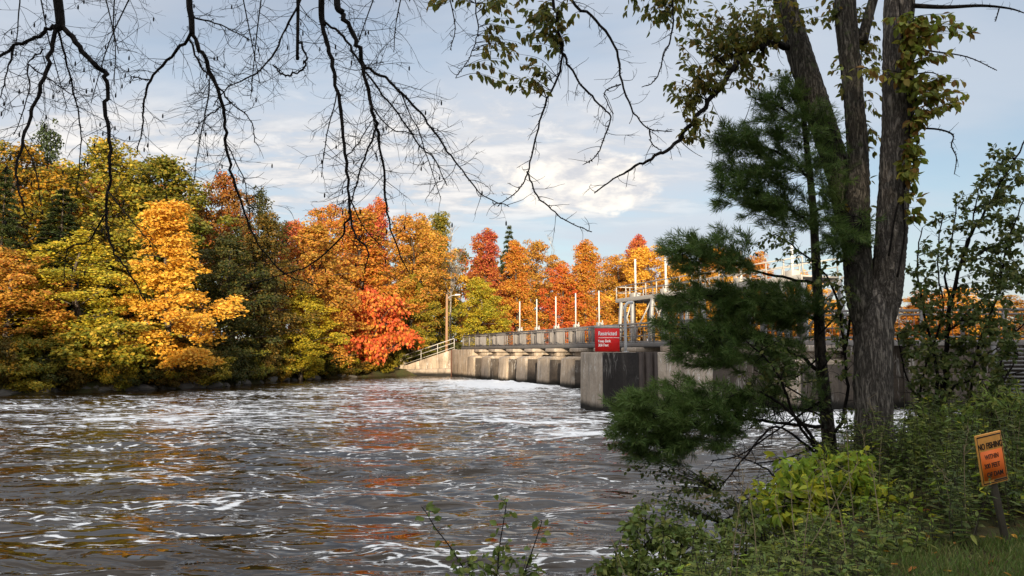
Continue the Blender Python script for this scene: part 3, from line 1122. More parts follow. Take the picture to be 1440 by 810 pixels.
def proto_broad(seed, base=0.12, n_prim=30, per=6, n_leaf=135, leaf=0.195, shape='round', trunk_r=0.2, flat=0.9, lean=0.0, PH=PH):
    r = np.random.default_rng(seed)
    tr, cr = MB(), MB()
    sp = smooth_path([(0, 0, -0.4), (r.normal(0, .15), r.normal(0, .15), PH * .3), (r.normal(0, .3) + lean * .5, r.normal(0, .3), PH * .65), (lean, 0, PH * .97)], 5)
    zt = np.clip(sp[:, 2] / PH, 0, 1)
    tube(tr, sp, trunk_r * (1 - .88 * zt) + .01, 8)
    az = r.uniform(0, 6.28)
    lobes = r.uniform(0.62, 1.18, 9)
    for i in range(n_prim):
        f = (i + r.uniform(.2, .8)) / n_prim
        tt = base + (0.985 - base) * f
        if shape == 'round':
            prof = math.sin(PI * min(1, (f * .86 + .13))) ** 0.62
        elif shape == 'cone':
            prof = (1 - f) ** 0.62 * (0.75 + .25 * min(1, f * 6)) + .05
        else:
            prof = math.sin(PI * (f * .80 + .19)) ** 0.75
        az += 2.399 + r.normal(0, .35)
        L = PR * prof * r.uniform(.60, 1.18) * lobes[int((az % 6.2832) / 6.2832 * 9) % 9]
        L = max(L, .35)
        d = np.array((math.cos(az), math.sin(az), 0))
        k = int(tt * (len(sp) - 1))
        org = sp[max(0, k)].copy()
        rise = r.uniform(.05, .75) * L * (0.6 + f)
        org[2] = max(.6, tt * PH - rise)
        end = org + d * L + np.array((0, 0, rise))
        mid = org + d * L * .5 + np.array((0, 0, rise * .75))
        path = smooth_path([org, mid, end], 3)
        tube(tr, path, np.linspace(.075 * (1.25 - f), .012, len(path)), 5, False)
        for j in range(per):
            q = r.uniform(.28, 1.05)
            c = org + (end - org) * q + np.array((0, 0, rise * .35 * math.sin(PI * min(q, 1))))
            side = np.array((-d[1], d[0], 0))
            c = c + side * r.normal(0, .26) * L * .8 + np.array((0, 0, r.normal(0, .5) * min(1, PH / 9)))
            s = r.uniform(.32, .95) * (0.75 + .25 * prof)
            n = int(n_leaf * r.uniform(.6, 1.35) * (s / .7) ** 1.4)
            u = rand_unit(r, n)
            u[:, 2] = np.where(r.random(n) < .66, np.abs(u[:, 2]), u[:, 2])
            rr = r.uniform(.25, 1.0, n) ** .5
            P = u * rr[:, None] * s * np.array((1, 1, flat))
            P[:, 2] -= .16 * (P[:, 0] ** 2 + P[:, 1] ** 2) / s       # sprays hang at their rims
            P = P + c
            out_ = unit(P - np.array((0, 0, tt * PH * .9))) * np.array((1, 1, .4))
            nrm = unit(u * .6 + out_ * .55 + np.array((0, 0, .30)) + r.normal(0, .6, (n, 3)))
            ax = unit(out_ * .7 + np.array((0, 0, -.55)) + r.normal(0, .6, (n, 3)))
            leaves(cr, P, ax, nrm, leaf * r.uniform(.65, 1.25, n), leaf * .8 * r.uniform(.7, 1.2, n))
    return tr.mesh('trunk', True), cr.mesh('crown')


def proto_conifer(seed, n_whorl=26, leaf=.30, droop=.35, ragged=.3, top=.3):
    r = np.random.default_rng(seed)
    tr, cr = MB(), MB()
    tube(tr, [(0, 0, -.4), (0, 0, PH * .5), (0, 0, PH * .99)], [.2, .12, .02], 8)
    for i in range(n_whorl):
        f = i / (n_whorl - 1)
        z = PH * (.06 + .92 * f)
        Lb = PR * ((1 - f) ** .8) * .9 + .15
        nb = int(5 + 4 * (1 - f))
        a0 = r.uniform(0, 6.28)
        for b in range(nb):
            a = a0 + b * 6.283 / nb + r.normal(0, .25)
            L = Lb * r.uniform(1 - ragged, 1 + ragged * .5)
            d = np.array((math.cos(a), math.sin(a), 0))
            tube(tr, [np.array((0, 0, z)), d * L * .5 + (0, 0, z + .08 * L), d * L + (0, 0, z - droop * L * .5 + top * f)], [.04, .025, .008], 4, False)
            n = int(30 + 80 * L)
            q = r.uniform(.12, 1.0, n) ** .8
            side = np.array((-d[1], d[0], 0))
            P = d * (q * L)[:, None] + side * (r.normal(0, 1, n) * .22 * (1.15 - q) * L)[:, None]
            P[:, 2] = z - droop * L * .5 * q + .1 * L * np.sin(PI * q) + r.normal(0, .07, n)
            ax = unit(d * .8 + side * r.normal(0, .8, n)[:, None] + np.array((0, 0, -.15)) + r.normal(0, .25, (n, 3)))
            nrm = unit(np.array((0, 0, 1.0)) + r.normal(0, .5, (n, 3)))
            leaves(cr, P, ax, nrm, leaf * r.uniform(.7, 1.4, n), leaf * .30)
    return tr.mesh('trunk', True), cr.mesh('crown')


def twig_tree(mb, r, org, d, L, rad, depth, sides=5, spread=.6, up=.25):
    n = 5
    pts = [np.array(org, float)]
    dd = np.array(d, float)
    for i in range(n):
        dd = unit(dd + r.normal(0, .13, 3) + np.array((0, 0, up * .12)))
        pts.append(pts[-1] + dd * L / n)
    tube(mb, pts, np.linspace(rad, rad * .35, n + 1), sides, False)
    if depth == 0:
        return
    for i in range(r.integers(4, 7)):
        k = r.integers(1, n + 1)
        nd = unit(unit(pts[k] - pts[k - 1]) + r.normal(0, spread, 3) + np.array((0, 0, up)))
        twig_tree(mb, r, pts[k], nd, L * r.uniform(.4, .65), rad * .5 * (1 - .1 * k) + .004, depth - 1, 4, spread, up)


def proto_bare(seed, rad=.16, leafy=0):
    r = np.random.default_rng(seed)
    tr, cr = MB(), MB()
    sp = smooth_path([(0, 0, -.4), (.1, 0, PH * .3), (-.15, .1, PH * .6), (.2, 0, PH * .98)], 5)
    tube(tr, sp, np.linspace(rad, .02, len(sp)), 8)
    for i in range(15):
        k = r.integers(7, len(sp) - 1)
        a = r.uniform(0, 6.28)
        twig_tree(tr, r, sp[k], unit(np.array((math.cos(a), math.sin(a), r.uniform(.9, 1.8)))), r.uniform(2, 4.6) * (1.25 - sp[k][2] / PH), .06, 2, 5, .5, .3)
    n = leafy
    P = np.column_stack([r.normal(0, 1.3, n), r.normal(0, 1.3, n), r.uniform(PH * .4, PH, n)])
    leaves(cr, P, rand_unit(r, n), rand_unit(r, n), .22, .16)
    return tr.mesh('trunk', True), (cr.mesh('crown') if leafy else None)


PROTO = {
    'low1': proto_broad(1, .08, 32, 6, 135, shape='round'),
    'low2': proto_broad(2, .10, 32, 6, 135, shape='drop'),
    'low3': proto_broad(3, .05, 30, 6, 135, shape='cone', flat=.85),
    'tall1': proto_broad(4, .22, 32, 6, 135, shape='round'),
    'tall2': proto_broad(5, .25, 32, 6, 130, shape='drop'),
    'tall3': proto_broad(6, .18, 30, 6, 135, shape='cone'),
    'thin1': proto_broad(8, .25, 24, 5, 80, shape='drop', trunk_r=.16),
    'bush': proto_broad(9, .03, 26, 6, 90, leaf=.26, shape='round', trunk_r=.12, PH=5.0, flat=.7),
    'spruce': proto_conifer(10),
    'pine': proto_conifer(11, 17, .36, -.1, .5, .5),
    'bare': proto_bare(12),
    'bare_leafy': proto_bare(13, .15, 900),
}


def plant(name, proto, px, Y, top, hw, mat, label, cat='tree', group=None, bark=None, rot=None, base_z=None, X=None):
    if X is None:
        X = (px - 720) / F_PX * Y
    z = ground_z([[X, Y]])[0] if base_z is None else base_z
    z = max(z, 0.05)
    Hh = EYE + (496 - top) * Y / F_PX - z if top is not None else hw * 2
    rr = m_px(hw, Y) * (1.0 if proto in ('spruce', 'pine', 'bare') else 1.38)
    tm, cm = PROTO[proto]
    o = empty(name, (X, Y, z), label, cat, group, rotz=(np.random.default_rng(abs(int(px * 7 + Y * 13 + (X or 0) * 31)) + 3).uniform(0, 6.28) if rot is None else rot))
    o.scale = (rr / PR, rr / PR, Hh / DIMH.get(proto, PH))
    tk = bpy.data.objects.new('stem' if proto == 'bush' else 'trunk', tm)
    parts = [(tk, bark or M['bark_wood'])]
    if cm is not None:
        parts.append((bpy.data.objects.new('foliage' if proto == 'bush' else 'crown', cm), LM[mat]))
    for ob, mt in parts:
        COL.objects.link(ob)
        ob.parent = o
        if not ob.data.materials:
            ob.data.materials.append(mt)
        ob.material_slots[0].link = 'OBJECT'
        ob.material_slots[0].material = mt
    return o


T = [
    # front row along the far waterline, then the rows behind
    ('maple_tree', 'low2', 8, 45.5, 352, 66, 'amber', "amber brown tree at the water's edge nearest the picture's side"),
    ('hemlock_tree', 'spruce', -4, 47.5, 232, 62, 'evergreen', "dark evergreen standing in shade at the very edge of the view"),
    ('maple_tree', 'low1', 112, 48.5, 335, 74, 'lime', "yellow maple with pale forked trunk beside the bright golden maple"),
    ('maple_tree', 'low3', 226, 49.5, 288, 76, 'gold', "bright golden maple hanging low over the far waterline"),
    ('maple_tree', 'bush', 160, 47.8, 452, 66, 'yellow_green', "low green and yellow tree at the foot of the golden maple"),
    ('maple_tree', 'bush', 70, 46.0, 465, 58, 'green_gold', "low mottled bushy tree under the yellow maple"),
    ('oak_tree', 'low1', 322, 57, 330, 55, 'dark_green', "dark green shaded oak just behind the golden maple"),
    ('oak_tree', 'low2', 372, 61, 300, 52, 'olive', "dark olive tree above the rocky ledge"),
    ('maple_tree', 'low1', 425, 65.5, 415, 45, 'lime', "low yellow leafy tree right at the waterline past the rock ledge"),
    ('maple_tree', 'low2', 440, 70, 315, 58, 'amber', "amber and orange maple behind the low yellow tree"),
    ('maple_tree', 'bush', 512, 75.5, 410, 46, 'flame', "low flame red maple leaning over the far waterline"),
    ('maple_tree', 'low3', 500, 80, 298, 62, 'orange', "tall broad orange maple rising over the flame red one"),
    ('maple_tree', 'low1', 578, 84, 392, 32, 'yellow_green', "yellow green tree overhanging the ramp wall"),
    ('maple_tree', 'tall1', 572, 86, 305, 46, 'amber', "gold and orange maple standing behind the ramp wall"),
    ('maple_tree', 'low2', 670, 92, 392, 36, 'lime', "lime yellow tree behind the far end of the walkway"),
    ('pine_tree', 'thin1', 50, 57, 164, 44, 'evergreen', "dark tall pine with ragged top above the golden crowns"),
    ('maple_tree', 'tall1', 18, 54, 204, 74, 'green_gold', "green and gold topped maple in front of the dark ragged pine"),
    ('oak_tree', 'tall1', 138, 57, 200, 80, 'lime2', "tall yellow green tree with the highest broad crown on the bank"),
    ('oak_tree', 'tall2', 222, 61, 212, 76, 'green', "tall green oak behind the bright golden maple"),
    ('maple_tree', 'tall1', 308, 66, 246, 46, 'rust', "rust red topped maple between green oaks"),
    ('oak_tree', 'thin1', 362, 72, 262, 42, 'dark_green', "dark thin crowned tree standing above the gap in the wood"),
    ('spruce_tree', 'spruce', 80, 51, 262, 84, 'evergreen', "dark evergreen spruce in the shade behind the yellow maple"),
    ('maple_tree', 'tall2', 408, 80, 306, 36, 'red', "red topped maple beside the dark thin tree"),
    ('maple_tree', 'tall1', 462, 88, 292, 46, 'orange', "orange and gold maple with the round top by the amber maple"),
    ('maple_tree', 'tall3', 534, 92, 282, 32, 'crimson', "crimson tipped maple poking above the broad orange crown"),
    ('poplar_tree', 'low2', 620, 98, 298, 34, 'green', "pale green tall tree behind the white birch"),
    ('birch_tree', 'bare', 634, 90, 318, 42, 'lime', "bare white birch with forked trunk over the light pole"),
    ('maple_tree', 'tall1', 594, 97, 312, 36, 'gold', "golden round tree just behind the ramp trees"),
    ('maple_tree', 'tall3', 690, 101, 325, 36, 'red', "deep red maple with bare pale stems above the walkway"),
    ('spruce_tree', 'spruce', 716, 106, 315, 34, 'evergreen', "dark pointed spruce tip between red and orange maples"),
    ('maple_tree', 'low3', 724, 98, 342, 34, 'orange', "bright orange cone shaped maple behind the first gate stem"),
    ('maple_tree', 'tall1', 756, 110, 342, 38, 'amber', "amber brown maple behind the second gate stem"),
    ('maple_tree', 'low2', 790, 106, 372, 30, 'flame', "reddish orange maple behind the third gate stem"),
    ('maple_tree', 'tall3', 826, 108, 342, 34, 'orange', "pointed orange maple behind the fourth gate stem"),
    ('birch_tree', 'bare', 776, 119, 330, 26, 'lime', "leafless grey tree sticking up over the orange maples"),
    ('maple_tree', 'tall1', 866, 118, 362, 36, 'amber', "amber maple behind the fifth gate stem"),
    ('maple_tree', 'tall1', 908, 114, 350, 44, 'gold', "golden broad maple behind the raised platform"),
    ('maple_tree', 'tall3', 904, 122, 334, 30, 'crimson', "red tipped maple above the golden maple by the platform"),
    ('maple_tree', 'tall2', 958, 118, 356, 40, 'amber', "amber maple over the platform guard rail"),
    ('maple_tree', 'tall1', 1010, 130, 352, 44, 'gold', "gold maple seen through the lower pine boughs"),
    ('maple_tree', 'low1', 1066, 134, 362, 44, 'orange', "orange maple seen past the slim pine trunk"),
    ('maple_tree', 'low2', 1120, 140, 382, 44, 'gold', "yellow maple glimpsed just beside the three stemmed trunk"),
    ('maple_tree', 'low1', 1296, 170, 412, 44, 'orange', "distant orange tree low behind the abutment railing"),
    ('maple_tree', 'low2', 1350, 175, 405, 46, 'gold', "distant yellow tree behind the abutment railing"),
    ('maple_tree', 'low1', 1420, 180, 420, 52, 'amber', "distant amber tree behind the railing by the picture edge"),
]
for nm, pr, px, Y, top, hw, mt, lb in T:
    bk = M['bark_birch'] if nm == 'birch_tree' else None
    plant(nm, pr, px, Y, top, hw, mt, lb, bark=bk)

# low shrubs along the far waterline
SH = [(q, 0.25 + .3 * (i % 3), 30 - q * .022, ('olive', 'green', 'dark_green', 'yellow_green', 'olive', 'green_gold')[i * 5 % 6]) for i, q in enumerate(range(-30, 530, 22))] + [(-20, 1.2, 40, 'olive'), (30, 1.0, 34, 'green'), (120, 1.0, 34, 'olive'), (205, .9, 28, 'yellow_green'), (285, 1.1, 26, 'dark_green'),
      (335, 1.6, 26, 'dark_green'), (392, 1.0, 22, 'green'), (452, .9, 20, 'green'), (478, 1.0, 18, 'lime'), (540, .8, 20, 'yellow_green'),
      (560, 2.4, 18, 'green'), (605, 4.6, 22, 'green'), (645, 7, 20, 'dark_green'), (690, 10, 20, 'green'), (355, 4, 34, 'dark_green'), (265, 4, 34, 'olive'), (20, 4, 44, 'dark_green'), (190, 4.5, 44, 'dark_green'), (480, 4.5, 30, 'olive'), (400, 5, 34, 'dark_green')]
fsx = np.array(far_shore)
for px, back, hw, mt in SH:
    # depth of the shore at this column
    cols = 720 + fsx[:, 0] / fsx[:, 1] * F_PX
    Ys = np.interp(px, cols, fsx[:, 1])
    Y = Ys + back
    X = (px - 720) / F_PX * Y
    z = max(ground_z([[X, Y]])[0], .05)
    h = rng.uniform(1.2, 2.6)
    plant('shrub', 'bush', px, Y, 496 - (z + h - EYE) * F_PX / Y, hw, mt, "leafy shrub under the trees of the far bank", 'shrub', 'shrubs along the far waterline', base_z=z - .35 if back < 1 else None)

# the wood behind, one mass
r = np.random.default_rng(77)
woods = MB()
stems = MB()
for k in range(170):
    px = r.uniform(-330, 1560)
    cols = 720 + fsx[:, 0] / fsx[:, 1] * F_PX
    if px < 650:
        Y0 = np.interp(px, cols, fsx[:, 1]) + 16
    else:
        Y0 = np.interp(px, [650, 1000, 1200, 1560], [100, 128, 150, 190])
    Y = Y0 + r.uniform(2, 30)
    X = (px - 720) / F_PX * Y
    topy = np.interp(px, [-330, 0, 200, 300, 400, 560, 700, 900, 1000, 1200, 1300, 1560], [200, 215, 235, 275, 330, 330, 352, 372, 380, 420, 428, 430]) + r.uniform(5, 45)
    z = max(0.3, ground_z([[X, Y]])[0])
    h = EYE + (496 - topy) * Y / F_PX - z
    rad = r.uniform(3.0, 4.8)
    tube(stems, [(X, Y, z - .3), (X, Y, z + h * .8)], [.22, .06], 6)
    for c in range(34):
        f = r.uniform(.08, 1)
        rr = rad * math.sin(PI * min(1, f * .8 + .2)) ** .7
        a = r.uniform(0, 6.28)
        cc = np.array((X + rr * math.cos(a) * r.uniform(.3, 1), Y + rr * math.sin(a) * r.uniform(.3, 1), z + h * f))
        n = 46
        u = rand_unit(r, n)
        leaves(woods, cc + u * np.array((1, 1, .6)) * r.uniform(.4, 1.2, (n, 1)), rand_unit(r, n), unit(u + (0, 0, .6)), r.uniform(.35, .6, n), r.uniform(.28, .45, n))
wm = leaf_mat('mixed_wood_leaves', (0.11, 0.10, 0.018), (0.46, 0.18, 0.02), (0.34, 0.08, 0.02), 0.09)
wo = woods.obj('woods', wm)
tag(wo, "mixed autumn wood filling the far bank behind the nearer trees", 'woods', kind='stuff')
st_ = stems.obj('wood_stems', M['bark_wood'], wo)

# rocks
def rock(name, c, sx, sy, sz, mat, label, group, seed, rotz=0.0):
    import bmesh
    bm = bmesh.new()
    bmesh.ops.create_icosphere(bm, subdivisions=3, radius=1)
    r = np.random.default_rng(seed)
    pl = [(unit(r.normal(size=3)), r.uniform(.55, .85)) for _ in range(11)]
    for v in bm.verts:
        p = np.array(v.co)
        for nn, dd in pl:
            e = p @ nn - dd
            if e > 0:
                p = p - nn * e * .92
        p = p + r.normal(0, .015, 3)
        v.co = p * (sx, sy, sz)
    me = bpy.data.meshes.new(name)
    bm.to_mesh(me)
    bm.free()
    me.materials.append(mat)
    o = bpy.data.objects.new(name, me)
    o.location = c
    o.rotation_euler = (r.normal(0, .1), r.normal(0, .1), rotz + r.normal(0, .2))
    COL.objects.link(o)
    return tag(o, label, 'rock', group)


GR = 'rocks along the far waterline'
for i in range(34):
    px = -20 + i * 15.5 + rng.normal(0, 4)
    cols = 720 + fsx[:, 0] / fsx[:, 1] * F_PX
    Y = np.interp(px, cols, fsx[:, 1]) + .25
    rock('rock', ((px - 720) / F_PX * Y, Y, rng.uniform(0, .15)), rng.uniform(.35, .9), rng.uniform(.3, .5), rng.uniform(.2, .42), M['rock_dark'], "low grey rock lying along the far waterline", GR, 400 + i, math.atan2(.55, .83))
for i, (px, py, w, h, lb) in enumerate((
        (24, 553, 34, 10, "flat pale rock slab at the far waterline"), (60, 553, 20, 7, None), (95, 551, 22, 6, None),
        (150, 550, 22, 6, None), (178, 549, 9, 5, "small bright white rock at the tip of the golden maple"), (200, 549, 22, 7, None), (130, 551, 14, 5, None),
        (262, 546, 32, 11, "grey ledge of rock beneath the golden maple"), (300, 543, 34, 16, "tall grey rock outcrop under the dark oak"), (335, 539, 30, 18, "rough rock face below the dark olive tree"),
        (365, 537, 24, 11, None), (395, 536, 18, 5, None), (430, 534, 16, 4, None), (470, 531, 18, 4, None), (500, 530, 14, 5, None))):
    p = gnd(px, py)
    Y = p[1] + .35
    rock('rock', (p[0], Y, 0.06 + m_px(h, Y) * .2), m_px(w, Y) * .62, m_px(w, Y) * .5, m_px(h, Y) * 1.0,
         M['white_paint'] if i == 4 else M['rock'], lb or "low grey rock lying along the far waterline", GR, 200 + i, math.atan2(.55, .83))
for i in range(16):
    px = rng.uniform(526, 566)
    p = gnd(px, 528)
    back = rng.uniform(-.1, 2.6)
    z = max(.1, ground_z([[p[0], p[1] + back]])[0])
    rock('riprap_stone', (p[0], p[1] + back, z), rng.uniform(.3, .6), rng.uniform(.3, .5), rng.uniform(.25, .45), M['rock_warm'], "tan stone in the riprap beside the ramp wall", 'riprap stones by the ramp wall', 300 + i)

# trees standing behind the photographer; the low sun throws their shade over this bank, the river and the dam
CA = []
for i in range(22):
    CA.append((-38 + i * 4.3 + rng.normal(0, .6), -38 + rng.normal(0, 1.5), None, 4.6, ('low1', 'low2', 'bush')[i % 3]))
for i in range(16):
    CA.append((-30 + i * 4.6 + rng.normal(0, .6), -47 + rng.normal(0, 1.5), None, 4.8, ('low2', 'bush', 'low1')[i % 3]))
for X, Y, h, rr, pr in CA:
    tz = 4.6 if X > 8 else 3.1 if X > -3 else 3.6 if X > -9 else (1.5 if -24 < X < -17 else 3.4)
    h = tz + (47 - Y) * math.tan(SUN_EL) - ground_z([[X, Y]])[0] + rng.normal(0, .5)
    o = plant('tree', pr, 0, Y, None, 1, 'green', "leafy tree on the near bank behind the viewpoint", 'tree', 'trees on the near bank behind the viewpoint', X=X)
    o.scale = (rr / PR, rr / PR, h / DIMH.get(pr, PH))


# ------------------------------------------------------------------ foreground helpers
def ptrace(pts, Y, Yb=None):
    """pixel trace -> 3D path; each point may carry its own depth"""
    out = []
    n = len(pts)
    for i, p in enumerate(pts):
        yy = p[2] if len(p) > 2 else (Y if Yb is None else Y + (Yb - Y) * i / max(1, n - 1))
        out.append(at(p[0], p[1], yy))
    return np.array(out)


def limb(mb, pts, w0, w1, Y, Yb=None, k=5, sides=8, knob=0.0, r=None):
    """traced limb, widths in photo pixels"""
    P = smooth_path(ptrace(pts, Y, Yb), k)
    rad = np.linspace(w0, w1, len(P)) ** 1.0 * Y / F_PX / 2
    if knob and r is not None:
        rad = rad * (1 + knob * r.normal(0, 1, len(P)))
        P = P + r.normal(0, 1, P.shape) * (rad[:, None] * .45 + .0015)
    tube(mb, P, rad, sides)
    return P, rad


def twig(mb, r, org, d, L, rad, curl, n=5, bend=(0, 0, -.2), sides=4):
    pts = [np.array(org, float)]
    dd = unit(np.array(d, float))
    c = r.normal(0, curl, 3)
    for i in range(n):
        dd = unit(dd + c / n + np.array(bend) / n + r.normal(0, .10, 3))
        pts.append(pts[-1] + dd * L / n)
    pts = np.array(pts)
    tube(mb, pts, np.linspace(rad, rad * .45, n + 1), sides, False)
    return pts


def bare_twigs(mb, r, P, rad, step, lmin, lmax, sub=2, flat=.35, trad=.0028, start=.05, buds=None):
    """fine bare twigs along a limb"""
    for k in range(len(P) - 1):          # short spurs and scars along the limb
        for q in range(r.poisson(1.6)):
            p = P[k] + (P[k + 1] - P[k]) * r.random()
            dd = unit(r.normal(0, 1, 3) * (1, .4, 1))
            ln = rad[k] + r.uniform(.004, .022)
            tube(mb, [p, p + dd * ln], [min(.004, rad[k] * .7), .0022], 4, True)
    seg = np.linalg.norm(np.diff(P, axis=0), axis=1)
    cum = np.concatenate([[0], np.cumsum(seg)])
    s = cum[-1] * start
    while s < cum[-1]:
        k = min(len(seg) - 1, np.searchsorted(cum, s) - 1)
        k = max(0, k)
        f = (s - cum[k]) / (seg[k] + 1e-9)
        p = P[k] + (P[k + 1] - P[k]) * f
        t = unit(P[k + 1] - P[k])
        side = unit(np.cross(t, (0, 1, 0))) * r.choice([-1, 1])
        d = unit(t * r.uniform(.25, .9) + side * r.uniform(.5, 1.0) + np.array((0, r.normal(0, flat), 0)))
        L = r.uniform(lmin, lmax) * (1 - .35 * s / cum[-1])
        tw = twig(mb, r, p, d, L, min(trad * r.uniform(.8, 1.5), rad[k] * .8), 1.1, 6, (0, 0, -.18))
        for j in range(r.poisson(sub)):
            q = r.integers(1, 6)
            dd = unit(unit(tw[q] - tw[q - 1]) + r.normal(0, .75, 3) * np.array((1, .5, 1)))
            t2 = twig(mb, r, tw[q], dd, L * r.uniform(.25, .6), trad * .75, .9, 4, (0, 0, -.2), 3)
            if r.random() < .6:
                q2 = r.integers(1, 4)
                twig(mb, r, t2[q2], unit(unit(t2[q2 + 1] - t2[q2]) + r.normal(0, .8, 3)), L * r.uniform(.15, .3), trad * .65, .7, 3, (0, 0, -.1), 3)
            if buds is not None and r.random() < buds:
                b = t2[-1]
                tube(mb, [b, b + (0, 0, -.012), b + (0, 0, -.03), b + (0, 0, -.038)], [.002, .006, .006, .001], 5)
        s += step * r.uniform(.5, 1.5)


def ell(r, px, py, rx, ry, Y, ry_d, n):
    u = rand_unit(r, n) * (r.random(n) ** (1 / 3))[:, None]
    return np.array([at(px + rx * a[0], py + ry * a[2], Y + ry_d * a[1]) for a in u])


def nearest(paths, p):
    best = None
    for P in paths:
        d = np.linalg.norm(P - p, axis=1) + .6 * np.maximum(0, P[:, 2] - p[2])
        k = int(np.argmin(d))
        if best is None or d[k] < best[0]:
            best = (d[k], P[k])
    return best[1]


def leafy_twig(tw, lf, r, a, b, n, L, wd, rad=.0025, hang=.8, sag=.12, fold=.14, pair=False):
    a, b = np.asarray(a), np.asarray(b)
    ln = np.linalg.norm(b - a)
    mid = (a + b) / 2 + np.array((r.normal(0, .06), r.normal(0, .06), sag)) * ln
    P = smooth_path([a, mid, b], 4)
    tube(tw, P, np.linspace(rad * 1.6, rad * .6, len(P)), 4, False)
    t = np.sort(r.uniform(max(.2, 1 - .55 / max(ln, .55)), 1.03, n))
    idx = np.clip(t, 0, 1) * (len(P) - 1)
    i0 = np.clip(idx.astype(int), 0, len(P) - 2)
    C = P[i0] + (P[i0 + 1] - P[i0]) * (idx - i0)[:, None]
    tan = unit(P[i0 + 1] - P[i0])
    ax = unit(tan * .45 + r.normal(0, .55, (n, 3)) + np.array((0, 0, -hang)))
    C = C + ax * .012
    nr = unit(r.normal(0, .6, (n, 3)) + np.array((0, -.25, .75)))
    s = r.uniform(.65, 1.2, n)
    leaves(lf, C, ax, nr, L * s, wd * s, fold)


def tufts(lf, r, C, d, n_needle=30, L=.10, w=.0055, cone=.75):
    for c, dd in zip(C, d):
        n = int(n_needle * r.uniform(.7, 1.2))
        ax = unit(dd * .8 + rand_unit(r, n) * cone + np.array((0, 0, -.05)))
        base = c - dd * r.uniform(0, .05, n)[:, None]
        leaves(lf, base, ax, rand_unit(r, n), L * r.uniform(.7, 1.15, n), w)


# ------------------------------------------------------------------ three stemmed tree
r = np.random.default_rng(101)
TY = 8.0
tb = at(1233, 640, TY)
big = empty('shade_tree', (tb[0], TY, ground_z([tb[:2]])[0]), "big three stemmed tree with furrowed grey bark on the near bank", 'tree')


def stem(name, pts, ws, Y, mat, seed, sides=28, k=9):
    """thick stem from traced points and pixel widths, with lumpy bark relief"""
    rr = np.random.default_rng(seed)
    P = smooth_path(ptrace(pts, Y), k)
    wv_ = np.interp(np.linspace(0, 1, len(P)), np.linspace(0, 1, len(ws)), ws)
    Yv = P[:, 1]
    rad = wv_ * Yv / F_PX / 2 * 0.88
    # refine lengthwise
    n = max(8, int(np.sum(np.linalg.norm(np.diff(P, axis=0), axis=1)) / .035))
    tt = np.linspace(0, len(P) - 1, n)
    P = np.stack([np.interp(tt, np.arange(len(P)), P[:, i]) for i in range(3)], 1)
    rad = np.interp(tt, np.arange(len(rad)), rad)
    mb_ = MB()
    tube(mb_, P, rad, sides)
    v = mb_.v[0]
    body = v[:n * sides].reshape(n, sides, 3)
    th = np.arange(sides) * 2 * PI / sides
    hgt_ = np.cumsum(np.r_[0, np.linalg.norm(np.diff(P, axis=0), axis=1)])[:, None]
    rel = np.zeros((n, sides))
    for q in range(14):
        f = rr.integers(2, 12)
        rel += rr.uniform(.3, 1) / (f ** .5) * np.sin(f * th[None, :] + rr.uniform(1, 6) * hgt_ + rr.uniform(0, 6) + 1.5 * np.sin(rr.uniform(2, 5) * hgt_ + rr.uniform(0, 6)))
    rel = rel / 3.0 * .065 + rr.normal(0, .022, (n, sides))
    body = P[:, None] + (body - P[:, None]) * (1 + rel[..., None])
    v[:n * sides] = body.reshape(-1, 3)
    o = mb_.obj(name, mat, None, True)
    keep(o, big)
    return P


stem('trunk', [(1236, 668), (1233, 640), (1229, 600), (1228, 500), (1228, 440, 8.02), (1227, 405, 8.06), (1226, 365, 8.12)], [88, 68, 57, 57, 60, 48, 8], TY, M['bark'], 1)
S1 = stem('stem', [(1234, 520), (1239, 470), (1246, 420), (1250, 370), (1254, 320), (1258, 250), (1263, 150), (1263, 50), (1268, -60), (1275, -230), (1300, -420)], [16, 30, 46, 48, 47, 46, 47, 46, 45, 40, 34], TY - .02, M['bark'], 2)
S2 = stem('stem', [(1218, 500, 8.0), (1211, 430, 8.0), (1206, 370, 8.02), (1206, 300, 8.1), (1206, 220, 8.2), (1200, 130, 8.25), (1190, 30, 8.3), (1186, -80, 8.35), (1180, -260, 8.4)], [16, 42, 43, 38, 33, 31, 34, 31, 24], TY, M['bark_moss'], 3)
S3 = stem('stem', [(1208, 410, 8.05), (1203, 350, 8.15), (1190, 290, 8.3), (1178, 240, 8.4), (1154, 165, 8.55), (1126, 80, 8.7), (1103, 0, 8.85), (1080, -90, 9.0), (1040, -260, 9.2)], [42, 41, 40, 40, 41, 40, 35, 31, 26], TY, M['bark_moss'], 4)
mb = MB()
limb(mb, [(1212, 60, 8.3), (1222, 20, 8.35), (1240, -40, 8.4)], 16, 12, 8.3)
keep(mb.obj('branch', M['bark_moss'], None, True), big)

tw = MB()
lf = MB()
BR = []
# long dead-looking limb sweeping down from the outer stem
P, ra = limb(tw, [(1108, 66, 8.7), (1085, 61, 8.5), (1062, 70, 8.3), (1036, 92, 8.1), (1010, 128, 7.9), (980, 166, 7.8), (950, 200, 7.7), (928, 216, 7.6), (900, 232, 7.6), (870, 248, 7.6), (836, 272, 7.6)], 11, 1.6, 8.0, sides=7, knob=.05, r=r)
bare_twigs(tw, r, P, ra, .12, .15, .42, 1.3, .3, .0032)
BR.append(P)
